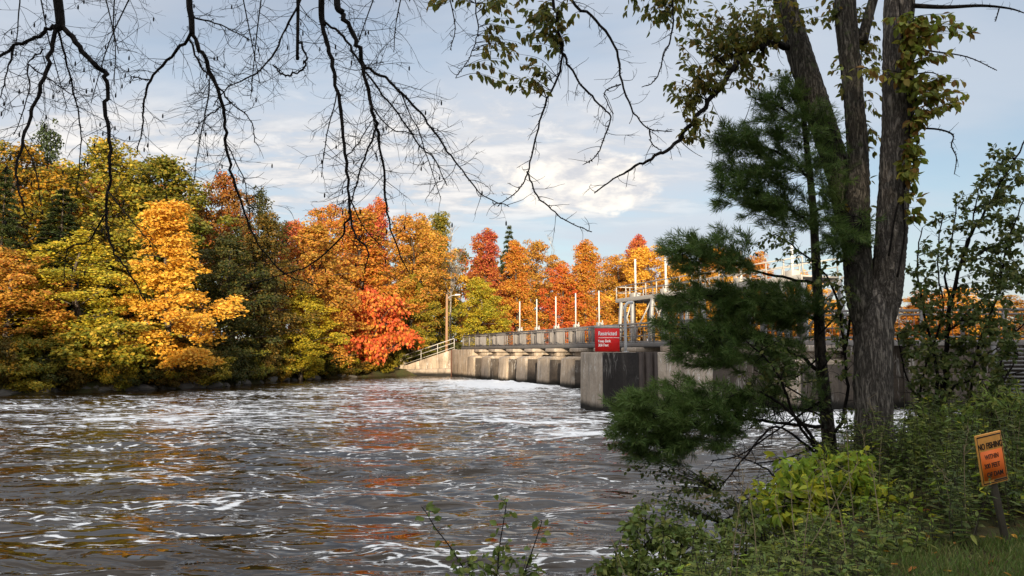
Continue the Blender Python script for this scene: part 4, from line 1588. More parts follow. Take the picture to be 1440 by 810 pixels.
# limbs above the frame that carry the hanging leaves
for pts, w in (([(1092, -60, 8.9), (1040, -120, 8.4), (960, -130, 7.8), (870, -95, 7.3), (790, -70, 7.0), (740, -60, 6.9)], 13),
               ([(1100, -20, 8.85), (1060, -40, 8.4), (1000, -60, 8.0), (940, -60, 7.6), (890, -50, 7.3)], 9),
               ([(1268, -60, 8.0), (1300, -90, 7.7), (1350, -100, 7.5), (1420, -90, 7.4)], 10)):
    P, ra = limb(tw, pts, w, w * .4, 8.0, sides=7)
    BR.append(P)
for pts, w, step in (([(772, -72), (776, -20), (783, 30), (790, 68), (786, 100), (766, 150), (752, 200), (742, 243), (728, 268), (700, 290)], 5, .10),
                     ([(742, 240), (752, 270), (775, 295), (800, 312), (832, 327)], 2.6, .12),
                     ([(790, 68), (800, 95), (822, 125), (846, 150), (858, 165), (850, 195), (838, 220), (822, 230)], 3.6, .10),
                     ([(792, -72), (805, 0), (838, 28), (868, 72), (874, 115), (892, 158), (914, 182), (945, 184)], 5, .09),
                     ([(914, 182), (916, 200), (930, 212)], 2.5, .2), ([(874, 118), (850, 130), (862, 160)], 2, .2),
                     ([(940, -60), (946, 20), (942, 55), (932, 80), (922, 112), (903, 122)], 3, .14),
                     ([(660, -40), (672, 30), (668, 60), (655, 90), (640, 110)], 2.2, .08)):
    P, ra = limb(tw, pts, w, 1.3, 7.0, 7.1, sides=6, knob=.04, r=r)
    bare_twigs(tw, r, P, ra, step, .12, .40, 1.4, .3, .0028)
    BR.append(P)
# dead twigs on the outer stem's right side
for pts, w in (([(1283, 8), (1330, 10), (1380, 8), (1420, 12), (1445, 20)], 7), ([(1405, 12), (1400, 30)], 2), ([(1280, 68), (1310, 72), (1360, 80), (1402, 99)], 2.8),
               ([(1285, 180), (1320, 182), (1340, 190), (1338, 205), (1345, 222), (1342, 245)], 3), ([(1282, 105), (1310, 102), (1330, 112)], 2)):
    P, ra = limb(tw, pts, w, 1.2, 7.8, sides=6)
    bare_twigs(tw, r, P, ra, .16, .06, .2, .5, .3, .0025)
# hanging leaf clusters: px, py, rx, ry, Y, depth, twigs, leaves per twig
for px, py, rx, ry, Y, dz, n, nl in ((735, 20, 40, 30, 7.0, .5, 26, 9), (722, 75, 30, 38, 7.0, .4, 20, 9), (765, 45, 28, 50, 7.0, .4, 20, 9), (735, 112, 35, 20, 7.0, .3, 13, 8), (790, 25, 16, 30, 7, .3, 8, 8),
                                     (620, 0, 22, 8, 7, .3, 6, 8), (930, 12, 42, 18, 7.6, .5, 22, 10), (915, 30, 20, 14, 7.5, .3, 9, 8),
                                     (1010, 25, 72, 42, 8.2, .7, 58, 10), (1060, 35, 40, 50, 8.4, .6, 34, 10), (985, 65, 36, 46, 8.0, .5, 24, 9), (1090, 20, 30, 30, 8.5, .5, 24, 10), (1030, 75, 45, 26, 8.2, .5, 26, 10),
                                     (962, 120, 24, 22, 7.8, .4, 15, 9), (995, 105, 22, 24, 7.9, .3, 14, 9), (950, 135, 16, 14, 7.7, .3, 7, 8), (990, 170, 16, 16, 7.8, .3, 8, 8), (975, 190, 18, 10, 7.8, .3, 6, 8), (1065, 105, 26, 20, 8.3, .4, 12, 9),
                                     (1150, 20, 30, 24, 8.6, .5, 16, 9), (1165, 8, 20, 20, 8.5, .4, 10, 9), (1225, 70, 18, 50, 8.5, .3, 22, 9), (1228, 160, 14, 50, 8.4, .3, 14, 8), (1178, 110, 14, 26, 8.4, .3, 8, 8), (1222, 290, 12, 40, 8.3, .3, 8, 7), (1185, 290, 14, 30, 8.3, .3, 7, 7)):
    for p in ell(r, px, py, rx * 1.2, ry * 1.15, Y, dz, n):
        a = nearest(BR + [S2, S3], p)
        leafy_twig(tw, lf, r, a, p, nl, .082, .045, .0022, .9)
# the crown above the frame
for px, py, rx, ry, Y, dz, n, nl in ((1150, -210, 330, 110, 8.3, 2.4, 150, 11), (880, -120, 140, 40, 7.2, .9, 40, 10)):
    for p in ell(r, px, py, rx, ry, Y, dz, n):
        a = nearest(BR + [S1, S2, S3], p)
        leafy_twig(tw, lf, r, a, p, nl, .085, .048, .003, .8)
keep(tw.obj('branches', M['bark_dark'], None), big)
keep(lf.obj('leaves', LM['canopy'], None), big)

# ------------------------------------------------------------------ vine on the outer stem
r = np.random.default_rng(102)
vine = empty('climbing_vine', tuple(at(1275, 330, 7.8)), "yellow green leafy vine climbing the outermost stem of the big tree", 'vine')
tw, lf = MB(), MB()
VP = []
for pts in ([(1262, 390, 7.76), (1272, 330, 7.74), (1270, 270, 7.74), (1279, 200, 7.74), (1276, 120, 7.74), (1284, 40, 7.74), (1280, -40, 7.74)],
            [(1250, 360, 7.76), (1262, 290, 7.73), (1285, 230, 7.75), (1290, 160, 7.75), (1270, 60, 7.72), (1262, -30, 7.72)]):
    P, ra = limb(tw, pts, 3, 2, 7.75, sides=5)
    VP.append(P)
for px, py, rx, ry, dz, n, nl in ((1290, 50, 22, 50, .25, 20, 8), (1278, 85, 16, 40, .2, 12, 8), (1310, 40, 22, 34, .3, 11, 8), (1348, 30, 28, 14, .3, 6, 7), (1330, 75, 14, 16, .25, 4, 7), (1372, 45, 10, 12, .2, 3, 6),
                                  (1296, 130, 16, 40, .25, 12, 8), (1318, 118, 20, 16, .25, 7, 7), (1350, 140, 22, 20, .3, 9, 7), (1335, 110, 14, 10, .2, 4, 7), (1356, 108, 8, 10, .2, 2, 6), (1305, 150, 20, 20, .25, 8, 8),
                                  (1288, 195, 14, 40, .2, 11, 8), (1278, 225, 14, 34, .2, 9, 8), (1292, 265, 16, 40, .25, 6, 7), (1300, 300, 14, 20, .2, 4, 7), (1255, 40, 18, 30, .15, 4, 7), (1212, 95, 16, 14, .3, 3, 7), (1170, 100, 12, 10, .3, 2, 6)):
    for p in ell(r, px, py, rx, ry, 7.68, dz, n):
        a = nearest(VP, p)
        leafy_twig(tw, lf, r, a, p, nl + 1, .098, .064, .002, .75, .05)
keep(tw.obj('stems', M['bark_dark'], None), vine)
keep(lf.obj('leaves', LM['vine'], None), vine)

# ------------------------------------------------------------------ white pine
r = np.random.default_rng(103)
PYD = 8.7
pb = at(1168, 640, PYD)
pine = empty('pine_tree', (pb[0], PYD, ground_z([pb[:2]])[0]), "slim dark green white pine leaning over the river in front of the dam", 'tree')
tw = MB()
tk = MB()
TP, _ = limb(tk, [(1172, 665), (1166, 620), (1160, 560), (1154, 500), (1151, 430), (1147, 360), (1143, 290), (1136, 220), (1128, 150), (1120, 100)], 21, 5, PYD, sides=12)
keep(tk.obj('trunk', M['bark_pine'], None, True), pine)
# boughs: trace + foliage lobes (px, py, rx, ry, Y, depth, twigs)
BO = [
    ([(1162, 600, 8.7), (1120, 598, 8.5), (1070, 592, 8.3), (1010, 582, 8.1), (960, 576, 7.9), (905, 580, 7.8)], 6,
     [(925, 580, 62, 40, 7.8, .5, 80), (985, 562, 72, 34, 8.0, .55, 84), (890, 605, 30, 26, 7.8, .35, 24), (945, 612, 66, 26, 7.9, .45, 52), (1030, 585, 34, 24, 8.1, .4, 22), (930, 640, 40, 16, 7.9, .35, 22), (880, 575, 24, 26, 7.8, .3, 22), (990, 616, 40, 16, 8, .4, 20), (1065, 560, 36, 26, 8.3, .4, 18), (1110, 545, 36, 28, 8.5, .4, 18)]),
    ([(1155, 520, 8.7), (1120, 500, 8.6), (1080, 480, 8.4), (1030, 470, 8.2), (980, 462, 8.1), (935, 462, 8.0)], 6,
     [(965, 462, 44, 26, 8.1, .4, 40), (1010, 478, 50, 30, 8.2, .5, 46), (985, 500, 48, 16, 8.2, .35, 26), (1050, 490, 44, 28, 8.4, .45, 34), (1085, 500, 40, 30, 8.4, .4, 24)]),
    ([(1152, 450, 8.7), (1120, 440, 8.7), (1080, 428, 8.6), (1030, 420, 8.4), (990, 415, 8.3), (950, 415, 8.2)], 6,
     [(985, 415, 56, 24, 8.3, .4, 56), (1050, 425, 60, 26, 8.5, .5, 64), (1105, 420, 46, 24, 8.6, .45, 46), (1120, 455, 34, 26, 8.6, .4, 26), (1040, 450, 50, 20, 8.4, .4, 36)]),
    ([(1149, 400, 8.7), (1110, 392, 8.6), (1060, 380, 8.4), (1010, 362, 8.2), (960, 350, 8.0)], 5,
     [(960, 345, 34, 20, 8.0, .3, 26), (1005, 335, 40, 20, 8.2, .3, 28), (985, 368, 40, 18, 8.1, .3, 26), (1035, 368, 26, 16, 8.3, .3, 16)]),
    ([(1143, 320, 8.7), (1120, 300, 8.7), (1085, 280, 8.6), (1040, 262, 8.5), (1010, 258, 8.4)], 5,
     [(1030, 255, 34, 24, 8.4, .35, 26), (1070, 268, 40, 28, 8.5, .4, 34), (1050, 292, 40, 20, 8.5, .35, 24), (1100, 290, 36, 30, 8.6, .4, 28)]),
    ([(1138, 250, 8.7), (1110, 225, 8.7), (1070, 205, 8.6), (1030, 192, 8.5), (1005, 188, 8.4)], 4.5,
     [(1025, 190, 32, 22, 8.4, .35, 24), (1065, 205, 40, 28, 8.6, .4, 34), (1045, 226, 44, 20, 8.5, .35, 26), (1105, 230, 40, 32, 8.6, .4, 32)]),
    ([(1132, 180, 8.7), (1110, 160, 8.7), (1080, 142, 8.6), (1058, 138, 8.5)], 3.5,
     [(1068, 150, 30, 18, 8.6, .3, 14), (1095, 130, 26, 22, 8.6, .3, 14), (1115, 165, 36, 30, 8.6, .35, 20), (1080, 178, 30, 16, 8.5, .3, 12)]),
    ([(1124, 140, 8.7), (1118, 115, 8.6), (1112, 96, 8.6)], 3, [(1118, 120, 24, 22, 8.6, .25, 14)]),
    ([(1140, 300, 8.7), (1160, 290, 8.4), (1190, 300, 8.0), (1215, 310, 7.7)], 4, [(1165, 300, 26, 44, 8.0, .3, 26), (1200, 320, 26, 30, 7.7, .3, 22), (1180, 345, 26, 14, 7.8, .25, 10)]),
    ([(1132, 190, 8.7), (1150, 175, 8.3), (1175, 185, 8.0)], 3.5, [(1150, 180, 26, 50, 8.1, .3, 24), (1170, 230, 22, 40, 8.0, .3, 20)]),
]
for pts, w, lobes in BO:
    lf = MB()
    P, ra = limb(tw, pts, w, 1.6, 8.4, sides=6, knob=.03, r=r)
    outd = unit(P[-1] - P[0])
    for px, py, rx, ry, Y, dz, n in lobes:
        up_ = py < 400
        for p in ell(r, px, py, rx * 1.28, ry * 1.22, Y, dz * 1.1, int(n * (.95 if up_ else .95))):
            a = nearest([P], p)
            ln = np.linalg.norm(p - a)
            mid = (a + p) / 2 + np.array((0, 0, -.08 * ln))
            Q_ = smooth_path([a, mid, p], 3)
            tube(tw, Q_, np.linspace(.004, .0022, len(Q_)), 3, False)
            d = unit(unit(p - a) * .45 + outd * .75 + np.array((0, 0, .22)) + r.normal(0, .22, 3))
            m_ = 5
            C = [p - d * .042 * j + r.normal(0, .006, 3) for j in range(m_)]
            dirs = [unit(d + r.normal(0, .15, 3)) for _ in range(m_)]
            tufts(lf, r, C, dirs, 17, .108, .0066, .62)
            for sg in (-1, 1):
                if r.random() < .7:
                    sd_ = unit(d + unit(np.cross(d, (0, 0, 1))) * sg * .9 + r.normal(0, .2, 3))
                    q0 = p - d * r.uniform(.06, .16)
                    tube(tw, [q0, q0 + sd_ * .13], [.0022, .0016], 3, False)
                    tufts(lf, r, [q0 + sd_ * .13, q0 + sd_ * .08], [sd_, sd_], 17, .10, .0066, .62)
    o = lf.obj('bough', LM['pine'], None)
    keep(o, pine)
# dead lower twigs
for pts, w in (([(1160, 560), (1130, 580), (1085, 610), (1040, 640), (1000, 648)], 3.5), ([(1164, 620, 8.6), (1120, 640, 8.3), (1090, 648, 8.2), (1060, 652, 8.1)], 4), ([(1158, 575), (1100, 540), (1060, 520)], 3),
               ([(1154, 500), (1120, 530), (1090, 540)], 3), ([(1152, 470), (1180, 440), (1200, 400)], 3), ([(1155, 520), (1185, 480)], 2.5), ([(1160, 585), (1110, 575), (1040, 610)], 3)):
    P, ra = limb(tw, pts, w, 1.3, 8.5, sides=5)
    bare_twigs(tw, r, P, ra, .10, .12, .4, 1.5, .4, .003)
keep(tw.obj('branches', M['bark_dark'], None), pine)

# ------------------------------------------------------------------ bare tree overhead, its branches hanging into the view
r = np.random.default_rng(104)
OT = (-5.4, -2.6)
over = empty('overhanging_tree', (*OT, ground_z([OT])[0]), "leafless tree whose black branches hang down across the sky", 'tree')
mb = MB()
zb = ground_z([OT])[0]
tube(mb, smooth_path([(OT[0], OT[1], zb - .3), (OT[0] + .1, OT[1], 3), (OT[0] + .4, OT[1] + .6, 5.6), (OT[0] + .3, OT[1] + 1, 8.5)], 6), np.linspace(.24, .11, 19), 14)
keep(mb.obj('trunk', M['bark'], None, True), over)
mb = MB()
LP = smooth_path([(OT[0] + .35, OT[1] + .5, 5.3), (-5.0, 1.5, 6.5), (-4.2, 4.4, 6.3), (-3.3, 5.5, 5.9), (-2.4, 5.6, 5.7), (-1.4, 5.6, 5.62), (-.9, 5.7, 5.6)], 6)
tube(mb, LP, np.linspace(.12, .035, len(LP)), 10)
keep(mb.obj('limb', M['bark_dark'], None, True), over)
OY = 5.6


def to_limb(px, py):
    p = at(px, py, OY)
    k = int(np.argmin(np.abs(LP[:, 0] - (p[0] - .1)) + (LP[:, 1] < 4.2) * 9))
    return LP[k], p


SYS = [
    [([(84, 22), (82, 38), (76, 40)], 15, 12, True),
     ([(78, 38), (50, 52), (20, 66), (-20, 92)], 7, 4), ([(20, 66), (8, 110), (-5, 150)], 3, 1.5),
     ([(78, 40), (70, 80), (55, 130), (42, 165), (28, 215), (22, 245), (30, 280), (38, 305)], 8, 1.8), ([(33, 195), (50, 240), (58, 290)], 2.5, 1.3),
     ([(85, 33), (110, 65), (140, 98), (150, 112), (149, 160), (155, 210), (154, 262), (148, 300), (158, 348), (182, 385), (205, 425)], 10, 1.8),
     ([(82, 40), (92, 85), (104, 130), (112, 170), (114, 215), (106, 275)], 4, 1.4), ([(148, 300), (125, 338), (95, 350), (90, 400)], 3, 1.3), ([(152, 270), (180, 305), (222, 350)], 2.6, 1.2),
     ([(38, 90), (40, 130), (20, 190)], 3, 1.3), ([(60, 70), (42, 90), (75, 115), (110, 140)], 3, 1.3)],
    [([(266, 2), (269, 25), (270, 48)], 10, 9, True),
     ([(270, 48), (242, 78), (210, 113), (203, 140), (200, 178), (192, 215)], 6, 1.6), ([(210, 113), (186, 108), (184, 118)], 2.5, 1.4),
     ([(270, 48), (288, 82), (306, 124), (315, 160), (318, 205), (328, 250), (345, 300), (362, 342), (400, 384), (440, 400)], 8, 1.5),
     ([(268, 55), (282, 92), (305, 120), (325, 145), (352, 168), (358, 200)], 4, 1.4), ([(294, 112), (290, 160), (280, 200), (272, 260)], 3, 1.2),
     ([(271, 25), (310, 35), (352, 57)], 3.2, 1.6), ([(318, 200), (345, 260), (352, 320)], 2.2, 1.2), ([(325, 145), (290, 165), (270, 190)], 2.4, 1.2)],
    [([(452, 20), (455, 36)], 10, 9, True),
     ([(455, 36), (464, 75), (474, 120), (482, 180), (488, 240), (492, 300), (500, 330), (518, 352), (512, 385)], 8, 1.8),
     ([(492, 302), (478, 335), (440, 370), (400, 386), (345, 402)], 4, 1.5), ([(490, 270), (512, 320), (540, 350)], 2.5, 1.3),
     ([(455, 30), (482, 52), (505, 85), (526, 118), (560, 160), (590, 205), (612, 225), (628, 262)], 5, 1.4),
     ([(474, 130), (460, 190), (452, 250)], 2.2, 1.2), ([(486, 220), (505, 200), (522, 170)], 2.5, 1.5)],
    [([(474, 6), (482, 18)], 11, 10, True),
     ([(482, 18), (500, 55), (511, 92), (522, 150), (529, 180), (538, 230), (543, 290), (552, 330), (575, 385)], 9, 1.8),
     ([(512, 95), (548, 115), (575, 142), (602, 172), (625, 205), (650, 240), (680, 275), (716, 290)], 5.5, 1.5), ([(529, 178), (512, 225), (500, 262), (490, 300)], 4, 1.6),
     ([(522, 150), (550, 180), (600, 192)], 2.6, 1.2), ([(511, 95), (522, 90), (540, 88)], 2.2, 1.2), ([(560, 125), (592, 195), (620, 280)], 2.6, 1.2)],
    [([(419, -12), (419, 20), (418, 84)], 6, 5, True),
     ([(421, 58), (430, 78), (424, 98), (405, 106), (392, 100), (384, 91)], 4, 2.4), ([(424, 0), (402, 38), (382, 80), (352, 108), (320, 122), (300, 150)], 4, 1.5)],
]
for si, S in enumerate(SYS):
    mb = MB()
    Ys = OY + (si % 3 - 1) * .22
    for item in S:
        pts, w0, w1 = item[0], item[1], item[2]
        if len(item) > 3:
            top, p = to_limb(pts[0][0], pts[0][1])
            q0 = at(pts[0][0], pts[0][1], Ys)
            P3 = [top, (top + q0) / 2 + np.array((.02, 0, .05))] + [at(a, b, Ys) for a, b in pts]
            P = smooth_path(P3, 5)
            ra = np.linspace(w0, w1 * .9, len(P)) * Ys / F_PX / 2
            tube(mb, P, ra, 9)
            bare_twigs(mb, r, P, ra, .10, .2, .55, 2.6, .45, .0024, .35, .06)
        else:
            dep = r.normal(0, .22)
            P, ra = limb(mb, [(a, b, Ys + dep * i / len(pts)) for i, (a, b) in enumerate(pts)], w0 * .82, w1 * .9, Ys, sides=7, knob=.06, r=r)
            bare_twigs(mb, r, P, ra, .055, .14, .52, 2.7, .4, .0021, .03, .06)
    keep(mb.obj('branch', M['bark_dark'], None, False), over)

# fine twigs of the same tree that come in from above the frame
mb = MB()
for px in (15, 40, 130, 165, 205, 330, 372, 545, 575, 610):
    x2, y2 = px + r.normal(0, 40), r.uniform(60, 170)
    p1 = at(px, -60, OY)
    top, _ = to_limb(px, -40)
    P = smooth_path([top, p1, at((px + x2) / 2 + r.normal(0, 10), y2 * .4, OY), at(x2, y2, OY + r.normal(0, .2))], 5)
    ra = np.linspace(.008, .003, len(P))
    tube(mb, P, ra, 5)
    bare_twigs(mb, r, P, ra, .07, .15, .5, 2.6, .45, .0020, .2, .06)
keep(mb.obj('branch', M['bark_dark'], None), over)

# ------------------------------------------------------------------ leafy sapling at the right
r = np.random.default_rng(105)
sb = at(1318, 640, 8.6)
sap = empty('sapling', (sb[0], sb[1], ground_z([sb[:2]])[0]), "sparse leafy sapling with several dark thin stems beside the big trunk", 'sapling')
tw, lf = MB(), MB()
SP = []
for pts, w in (([(1300, 660), (1292, 590), (1300, 520), (1325, 440), (1318, 370), (1325, 300)], 4), ([(1345, 660), (1362, 580), (1372, 500), (1400, 420), (1418, 340), (1440, 280)], 5), ([(1362, 580), (1395, 540), (1420, 480), (1445, 450)], 3), ([(1322, 665), (1324, 600), (1328, 540), (1331, 480), (1336, 432), (1352, 370), (1366, 330), (1400, 270), (1432, 215), (1445, 190)], 9), ([(1316, 668), (1314, 600), (1318, 530), (1308, 480), (1296, 420), (1290, 370), (1296, 320)], 6),
               ([(1331, 470), (1360, 440), (1395, 415), (1440, 395)], 4), ([(1326, 560), (1350, 540), (1400, 530), (1450, 520)], 4), ([(1336, 432), (1330, 380), (1340, 330), (1345, 290)], 3.5),
               ([(1352, 372), (1390, 350), (1430, 335), (1455, 330)], 3), ([(1322, 590), (1290, 560), (1272, 520), (1262, 470)], 3.5), ([(1330, 480), (1375, 500), (1420, 480)], 3), ([(1360, 350), (1370, 300), (1378, 260)], 2.5),
               ([(1318, 620), (1350, 600), (1390, 585), (1440, 570)], 3.5), ([(1380, 660, 8.3), (1395, 590, 8.3), (1410, 540, 8.3), (1432, 500, 8.3)], 5), ([(1400, 268), (1425, 262), (1445, 250)], 2.5)):
    P, ra = limb(tw, pts, w, 1.5, 8.6, sides=7, knob=.03, r=r)
    SP.append(P)
    bare_twigs(tw, r, P, ra, .16, .1, .35, .8, .5, .0026)
for px, py, rx, ry, n, nl in ((1410, 240, 34, 34, 24, 8), (1430, 300, 26, 40, 18, 8), (1375, 300, 36, 40, 18, 6), (1330, 340, 40, 40, 16, 5), (1395, 370, 46, 34, 26, 7), (1300, 400, 26, 40, 14, 6), (1350, 430, 60, 36, 24, 6),
                              (1410, 460, 40, 40, 20, 7), (1290, 490, 26, 40, 18, 7), (1330, 530, 46, 40, 30, 8), (1400, 550, 44, 36, 26, 8), (1310, 590, 40, 30, 30, 9), (1380, 610, 54, 24, 34, 9), (1290, 620, 30, 24, 18, 8), (1430, 600, 22, 40, 18, 8), (1420, 390, 30, 60, 22, 7), (1320, 470, 40, 40, 22, 7), (1385, 480, 40, 40, 24, 7)):
    for p in ell(r, px, py, rx * 1.1, ry * 1.1, 8.5, .6, int(n * 1.8)):
        leafy_twig(tw, lf, r, nearest(SP, p), p, nl + 5, .066, .043, .002, .35, .05)
keep(tw.obj('branches', M['bark_dark'], None), sap)
keep(lf.obj('leaves', LM['sapling'], None), sap)

# tangled half bare shrub below the pine
r = np.random.default_rng(106)
hb = at(1130, 655, 8.9)
hsh = empty('tangled_shrub', (hb[0], hb[1], ground_z([hb[:2]])[0]), "tangled half bare shrub with tiny leaves beneath the pine boughs", 'shrub')
tw, lf = MB(), MB()
SP = []
for pts, w in (([(1170, 660), (1140, 610), (1100, 570), (1060, 550), (1020, 560)], 6), ([(1165, 660), (1120, 590), (1090, 520), (1050, 480)], 5), ([(1168, 640), (1190, 560), (1186, 480), (1170, 400), (1120, 350), (1090, 330)], 5),
               ([(1160, 670), (1110, 690), (1060, 700), (1030, 712)], 5), ([(1060, 700), (1040, 720), (1010, 735)], 3), ([(1150, 640), (1090, 600), (1050, 640), (1010, 690)], 4), ([(1186, 500), (1200, 420), (1190, 370)], 4), ([(1100, 695), (1080, 660), (1030, 640)], 3)):
    P, ra = limb(tw, pts, w, 1.5, 8.3, 7.9, sides=6, knob=.03, r=r)
    SP.append(P)
    bare_twigs(tw, r, P, ra, .09, .12, .5, 2.0, .5, .0028)
for px, py, rx, ry, n, nl in ((1100, 350, 50, 24, 18, 7), (1160, 370, 34, 34, 16, 7), (1180, 430, 26, 50, 22, 7), (1100, 510, 46, 44, 16, 5), (1180, 520, 24, 60, 20, 6), (1060, 530, 30, 30, 10, 5), (985, 690, 46, 34, 34, 8), (930, 700, 40, 26, 18, 7), (1040, 720, 40, 30, 26, 7), (855, 622, 18, 12, 8, 6), (900, 660, 30, 16, 10, 6), (1185, 600, 26, 30, 12, 6)):
    for p in ell(r, px, py, rx, ry, 7.9, .5, n):
        leafy_twig(tw, lf, r, nearest(SP, p), p, nl + 3, .054, .034, .002, .3, .05)
keep(tw.obj('branches', M['bark_dark'], None), hsh)
keep(lf.obj('leaves', LM['sapling'], None), hsh)


# ------------------------------------------------------------------ shrubs and plants of the near bank
def bank_shrub(name, label, cat, seed, base, lobes, L, wd, mat, nstem=9, hang=.45, group=None):
    r = np.random.default_rng(seed)
    bz = ground_z([base])[0]
    o = empty(name, (*base, bz), label, cat, group)
    tw, lf = MB(), MB()
    SP = []
    for px, py, rx, ry, Y, dz, n, nl in lobes:
        for q in range(max(1, nstem // len(lobes))):
            e = ell(r, px, py, rx * .6, ry * .6, Y, dz * .6, 1)[0]
            b3 = np.array((base[0] + r.normal(0, .12), base[1] + r.normal(0, .12), bz - .05))
            P = smooth_path([b3, b3 * .5 + e * .5 + np.array((r.normal(0, .08), r.normal(0, .08), .08)), e], 5)
            tube(tw, P, np.linspace(.008, .003, len(P)), 5, False)
            SP.append(P)
    for px, py, rx, ry, Y, dz, n, nl in lobes:
        for p in ell(r, px, py, rx, ry, Y, dz, n):
            leafy_twig(tw, lf, r, nearest(SP, p), p, nl, L, wd, .002, hang, .06)
    keep(tw.obj('stems', M['bark_dark'], None), o)
    keep(lf.obj('leaves', mat, None), o)
    return o


bank_shrub('lime_shrub', "yellow green broad leaved shrub glowing at the foot of the big tree", 'shrub', 111, (2.75, 6.5),
           [(1120, 690, 54, 40, 6.4, .4, 52, 8), (1170, 668, 56, 34, 6.6, .4, 48, 8), (1215, 692, 50, 44, 6.5, .4, 46, 8), (1090, 720, 34, 26, 6.3, .3, 18, 8), (1150, 730, 60, 30, 6.3, .4, 30, 8), (1245, 735, 34, 30, 6.2, .3, 16, 8), (1265, 745, 20, 30, 6.0, .2, 8, 7), (1110, 650, 34, 18, 6.5, .3, 12, 6), (1205, 640, 30, 14, 6.7, .3, 9, 6), (1062, 690, 18, 22, 6.3, .3, 8, 6), (1160, 632, 20, 12, 6.7, .3, 5, 6), (1285, 720, 24, 40, 6.2, .3, 12, 6)],
           .088, .046, LM['shrub_lime'], 30)
bank_shrub('leafy_shrub', "dark green leafy shrub at the water's edge left of the yellow green one", 'shrub', 112, (1.0, 5.7),
           [(915, 765, 50, 46, 5.7, .35, 74, 8), (880, 800, 48, 24, 5.6, .3, 36, 8), (960, 785, 44, 40, 5.7, .3, 56, 8), (985, 760, 30, 30, 5.8, .3, 26, 8), (900, 725, 24, 24, 5.8, .25, 12, 7), (945, 730, 30, 30, 5.9, .3, 16, 7), (850, 800, 24, 14, 5.6, .2, 8, 7)],
           .06, .036, LM['weed'], 20)
bank_shrub('leafy_shrub', "dense low green shrub between the water and the yellow green shrub", 'shrub', 113, (2.0, 6.1),
           [(1040, 760, 50, 40, 6.0, .4, 54, 8), (1090, 780, 50, 36, 5.9, .4, 46, 8), (1000, 790, 36, 30, 5.8, .3, 26, 8), (1150, 790, 50, 30, 5.7, .4, 40, 8), (1060, 720, 26, 22, 6.2, .3, 14, 7)],
           .058, .032, LM['weed'], 22)
bank_shrub('leafy_shrub', "mid green broad leaved shrub at the foot of the leafy sapling", 'shrub', 114, (4.3, 7.4),
           [(1300, 660, 46, 36, 7.2, .4, 34, 8), (1345, 650, 40, 34, 7.3, .4, 28, 8), (1270, 700, 34, 40, 7.0, .4, 22, 8), (1330, 700, 50, 40, 7.0, .4, 30, 8), (1300, 600, 34, 40, 7.6, .4, 24, 8), (1350, 590, 36, 34, 7.6, .4, 22, 8)],
           .082, .048, LM['broad'], 22)
bank_shrub('leafy_shrub', "tall ferny green shrub behind the orange sign", 'shrub', 115, (4.9, 7.3),
           [(1420, 650, 40, 50, 7.2, .4, 44, 10), (1380, 690, 40, 50, 7.1, .4, 36, 10), (1440, 700, 40, 46, 7.0, .4, 30, 10), (1430, 580, 40, 44, 7.5, .4, 34, 10), (1385, 560, 30, 30, 7.6, .4, 12, 9)],
           .075, .026, LM['broad'], 22)
bank_shrub('leafy_shrub', "loose green shrub spilling over the bank below the yellow green one", 'shrub', 116, (2.2, 5.3),
           [(1180, 770, 50, 34, 5.4, .3, 30, 8), (1110, 790, 44, 26, 5.3, .3, 24, 8), (1250, 790, 44, 26, 5.2, .3, 20, 8)],
           .072, .042, LM['broad'], 18)
for i, (pts, lb) in enumerate((([(668, 835), (652, 800), (632, 768), (612, 742), (600, 722), (592, 712)], "thin leaning seedling with small round leaves over the water"),
                               ([(698, 835), (700, 800), (703, 765), (708, 735), (712, 708), (711, 700)], "upright thin seedling between the two leaning ones"),
                               ([(728, 835), (738, 805), (750, 770), (760, 740), (762, 732)], "thin seedling curving away towards the leafy shrub"))):
    r = np.random.default_rng(120 + i)
    b = at(*pts[0], 5.0)
    o = empty('seedling', tuple(b), lb, 'seedling')
    tw, lf = MB(), MB()
    zg = ground_z([b[:2]])[0]
    P = smooth_path(np.concatenate([[[b[0], b[1], min(zg, b[2]) - .02]], ptrace(pts, 5.0)]), 5)
    tube(tw, P, np.linspace(.006, .0022, len(P)), 5)
    for k in range(8, len(P), 1):
        if r.random() < .75:
            d = unit(np.array((r.choice([-1, 1]) * r.uniform(.5, 1), r.normal(0, .5), r.uniform(-.1, .5))))
            leafy_twig(tw, lf, r, P[k], P[k] + d * r.uniform(.02, .07), r.integers(1, 3), .056, .042, .0012, .2, .0)
    for k in range(14):
        a = P[r.integers(3, 12)]
        leafy_twig(tw, lf, r, a, a + unit(r.normal(0, 1, 3) * (1, .6, .5) + (0, 0, .3)) * r.uniform(.06, .18), 5, .056, .040, .0015, .2)
    keep(tw.obj('stem', M['bark_dark'], None), o)
    keep(lf.obj('leaves', LM['weed'], None), o)


# dense ground cover of the near bank
def weed(mbs, mbl, r, x, y, h, L, wd, lean=.15):
    z = ground_z([[x, y]])[0]
    d = np.array((r.normal(0, lean), r.normal(0, lean), 1.0))
    P = np.array([np.array((x, y, z - .02)) + d * h * t + np.array((r.normal(0, .01), 0, 0)) for t in np.linspace(0, 1, 5)])
    tube(mbs, P, np.linspace(.004, .0015, 5), 3, False)
    n = int(h * 46)
    t = r.uniform(.12, 1.0, n)
    a = r.uniform(0, 6.28, n)
    C = P[0] + (P[-1] - P[0]) * t[:, None]
    ax = np.stack([np.cos(a), np.sin(a), r.uniform(-.25, .5, n)], 1)
    s = r.uniform(.6, 1.2, n) * (1.15 - .5 * t)
    leaves(mbl, C, ax, np.array((0, 0, 1.0)) + r.normal(0, .35, (n, 3)), L * s, wd * s, .12)


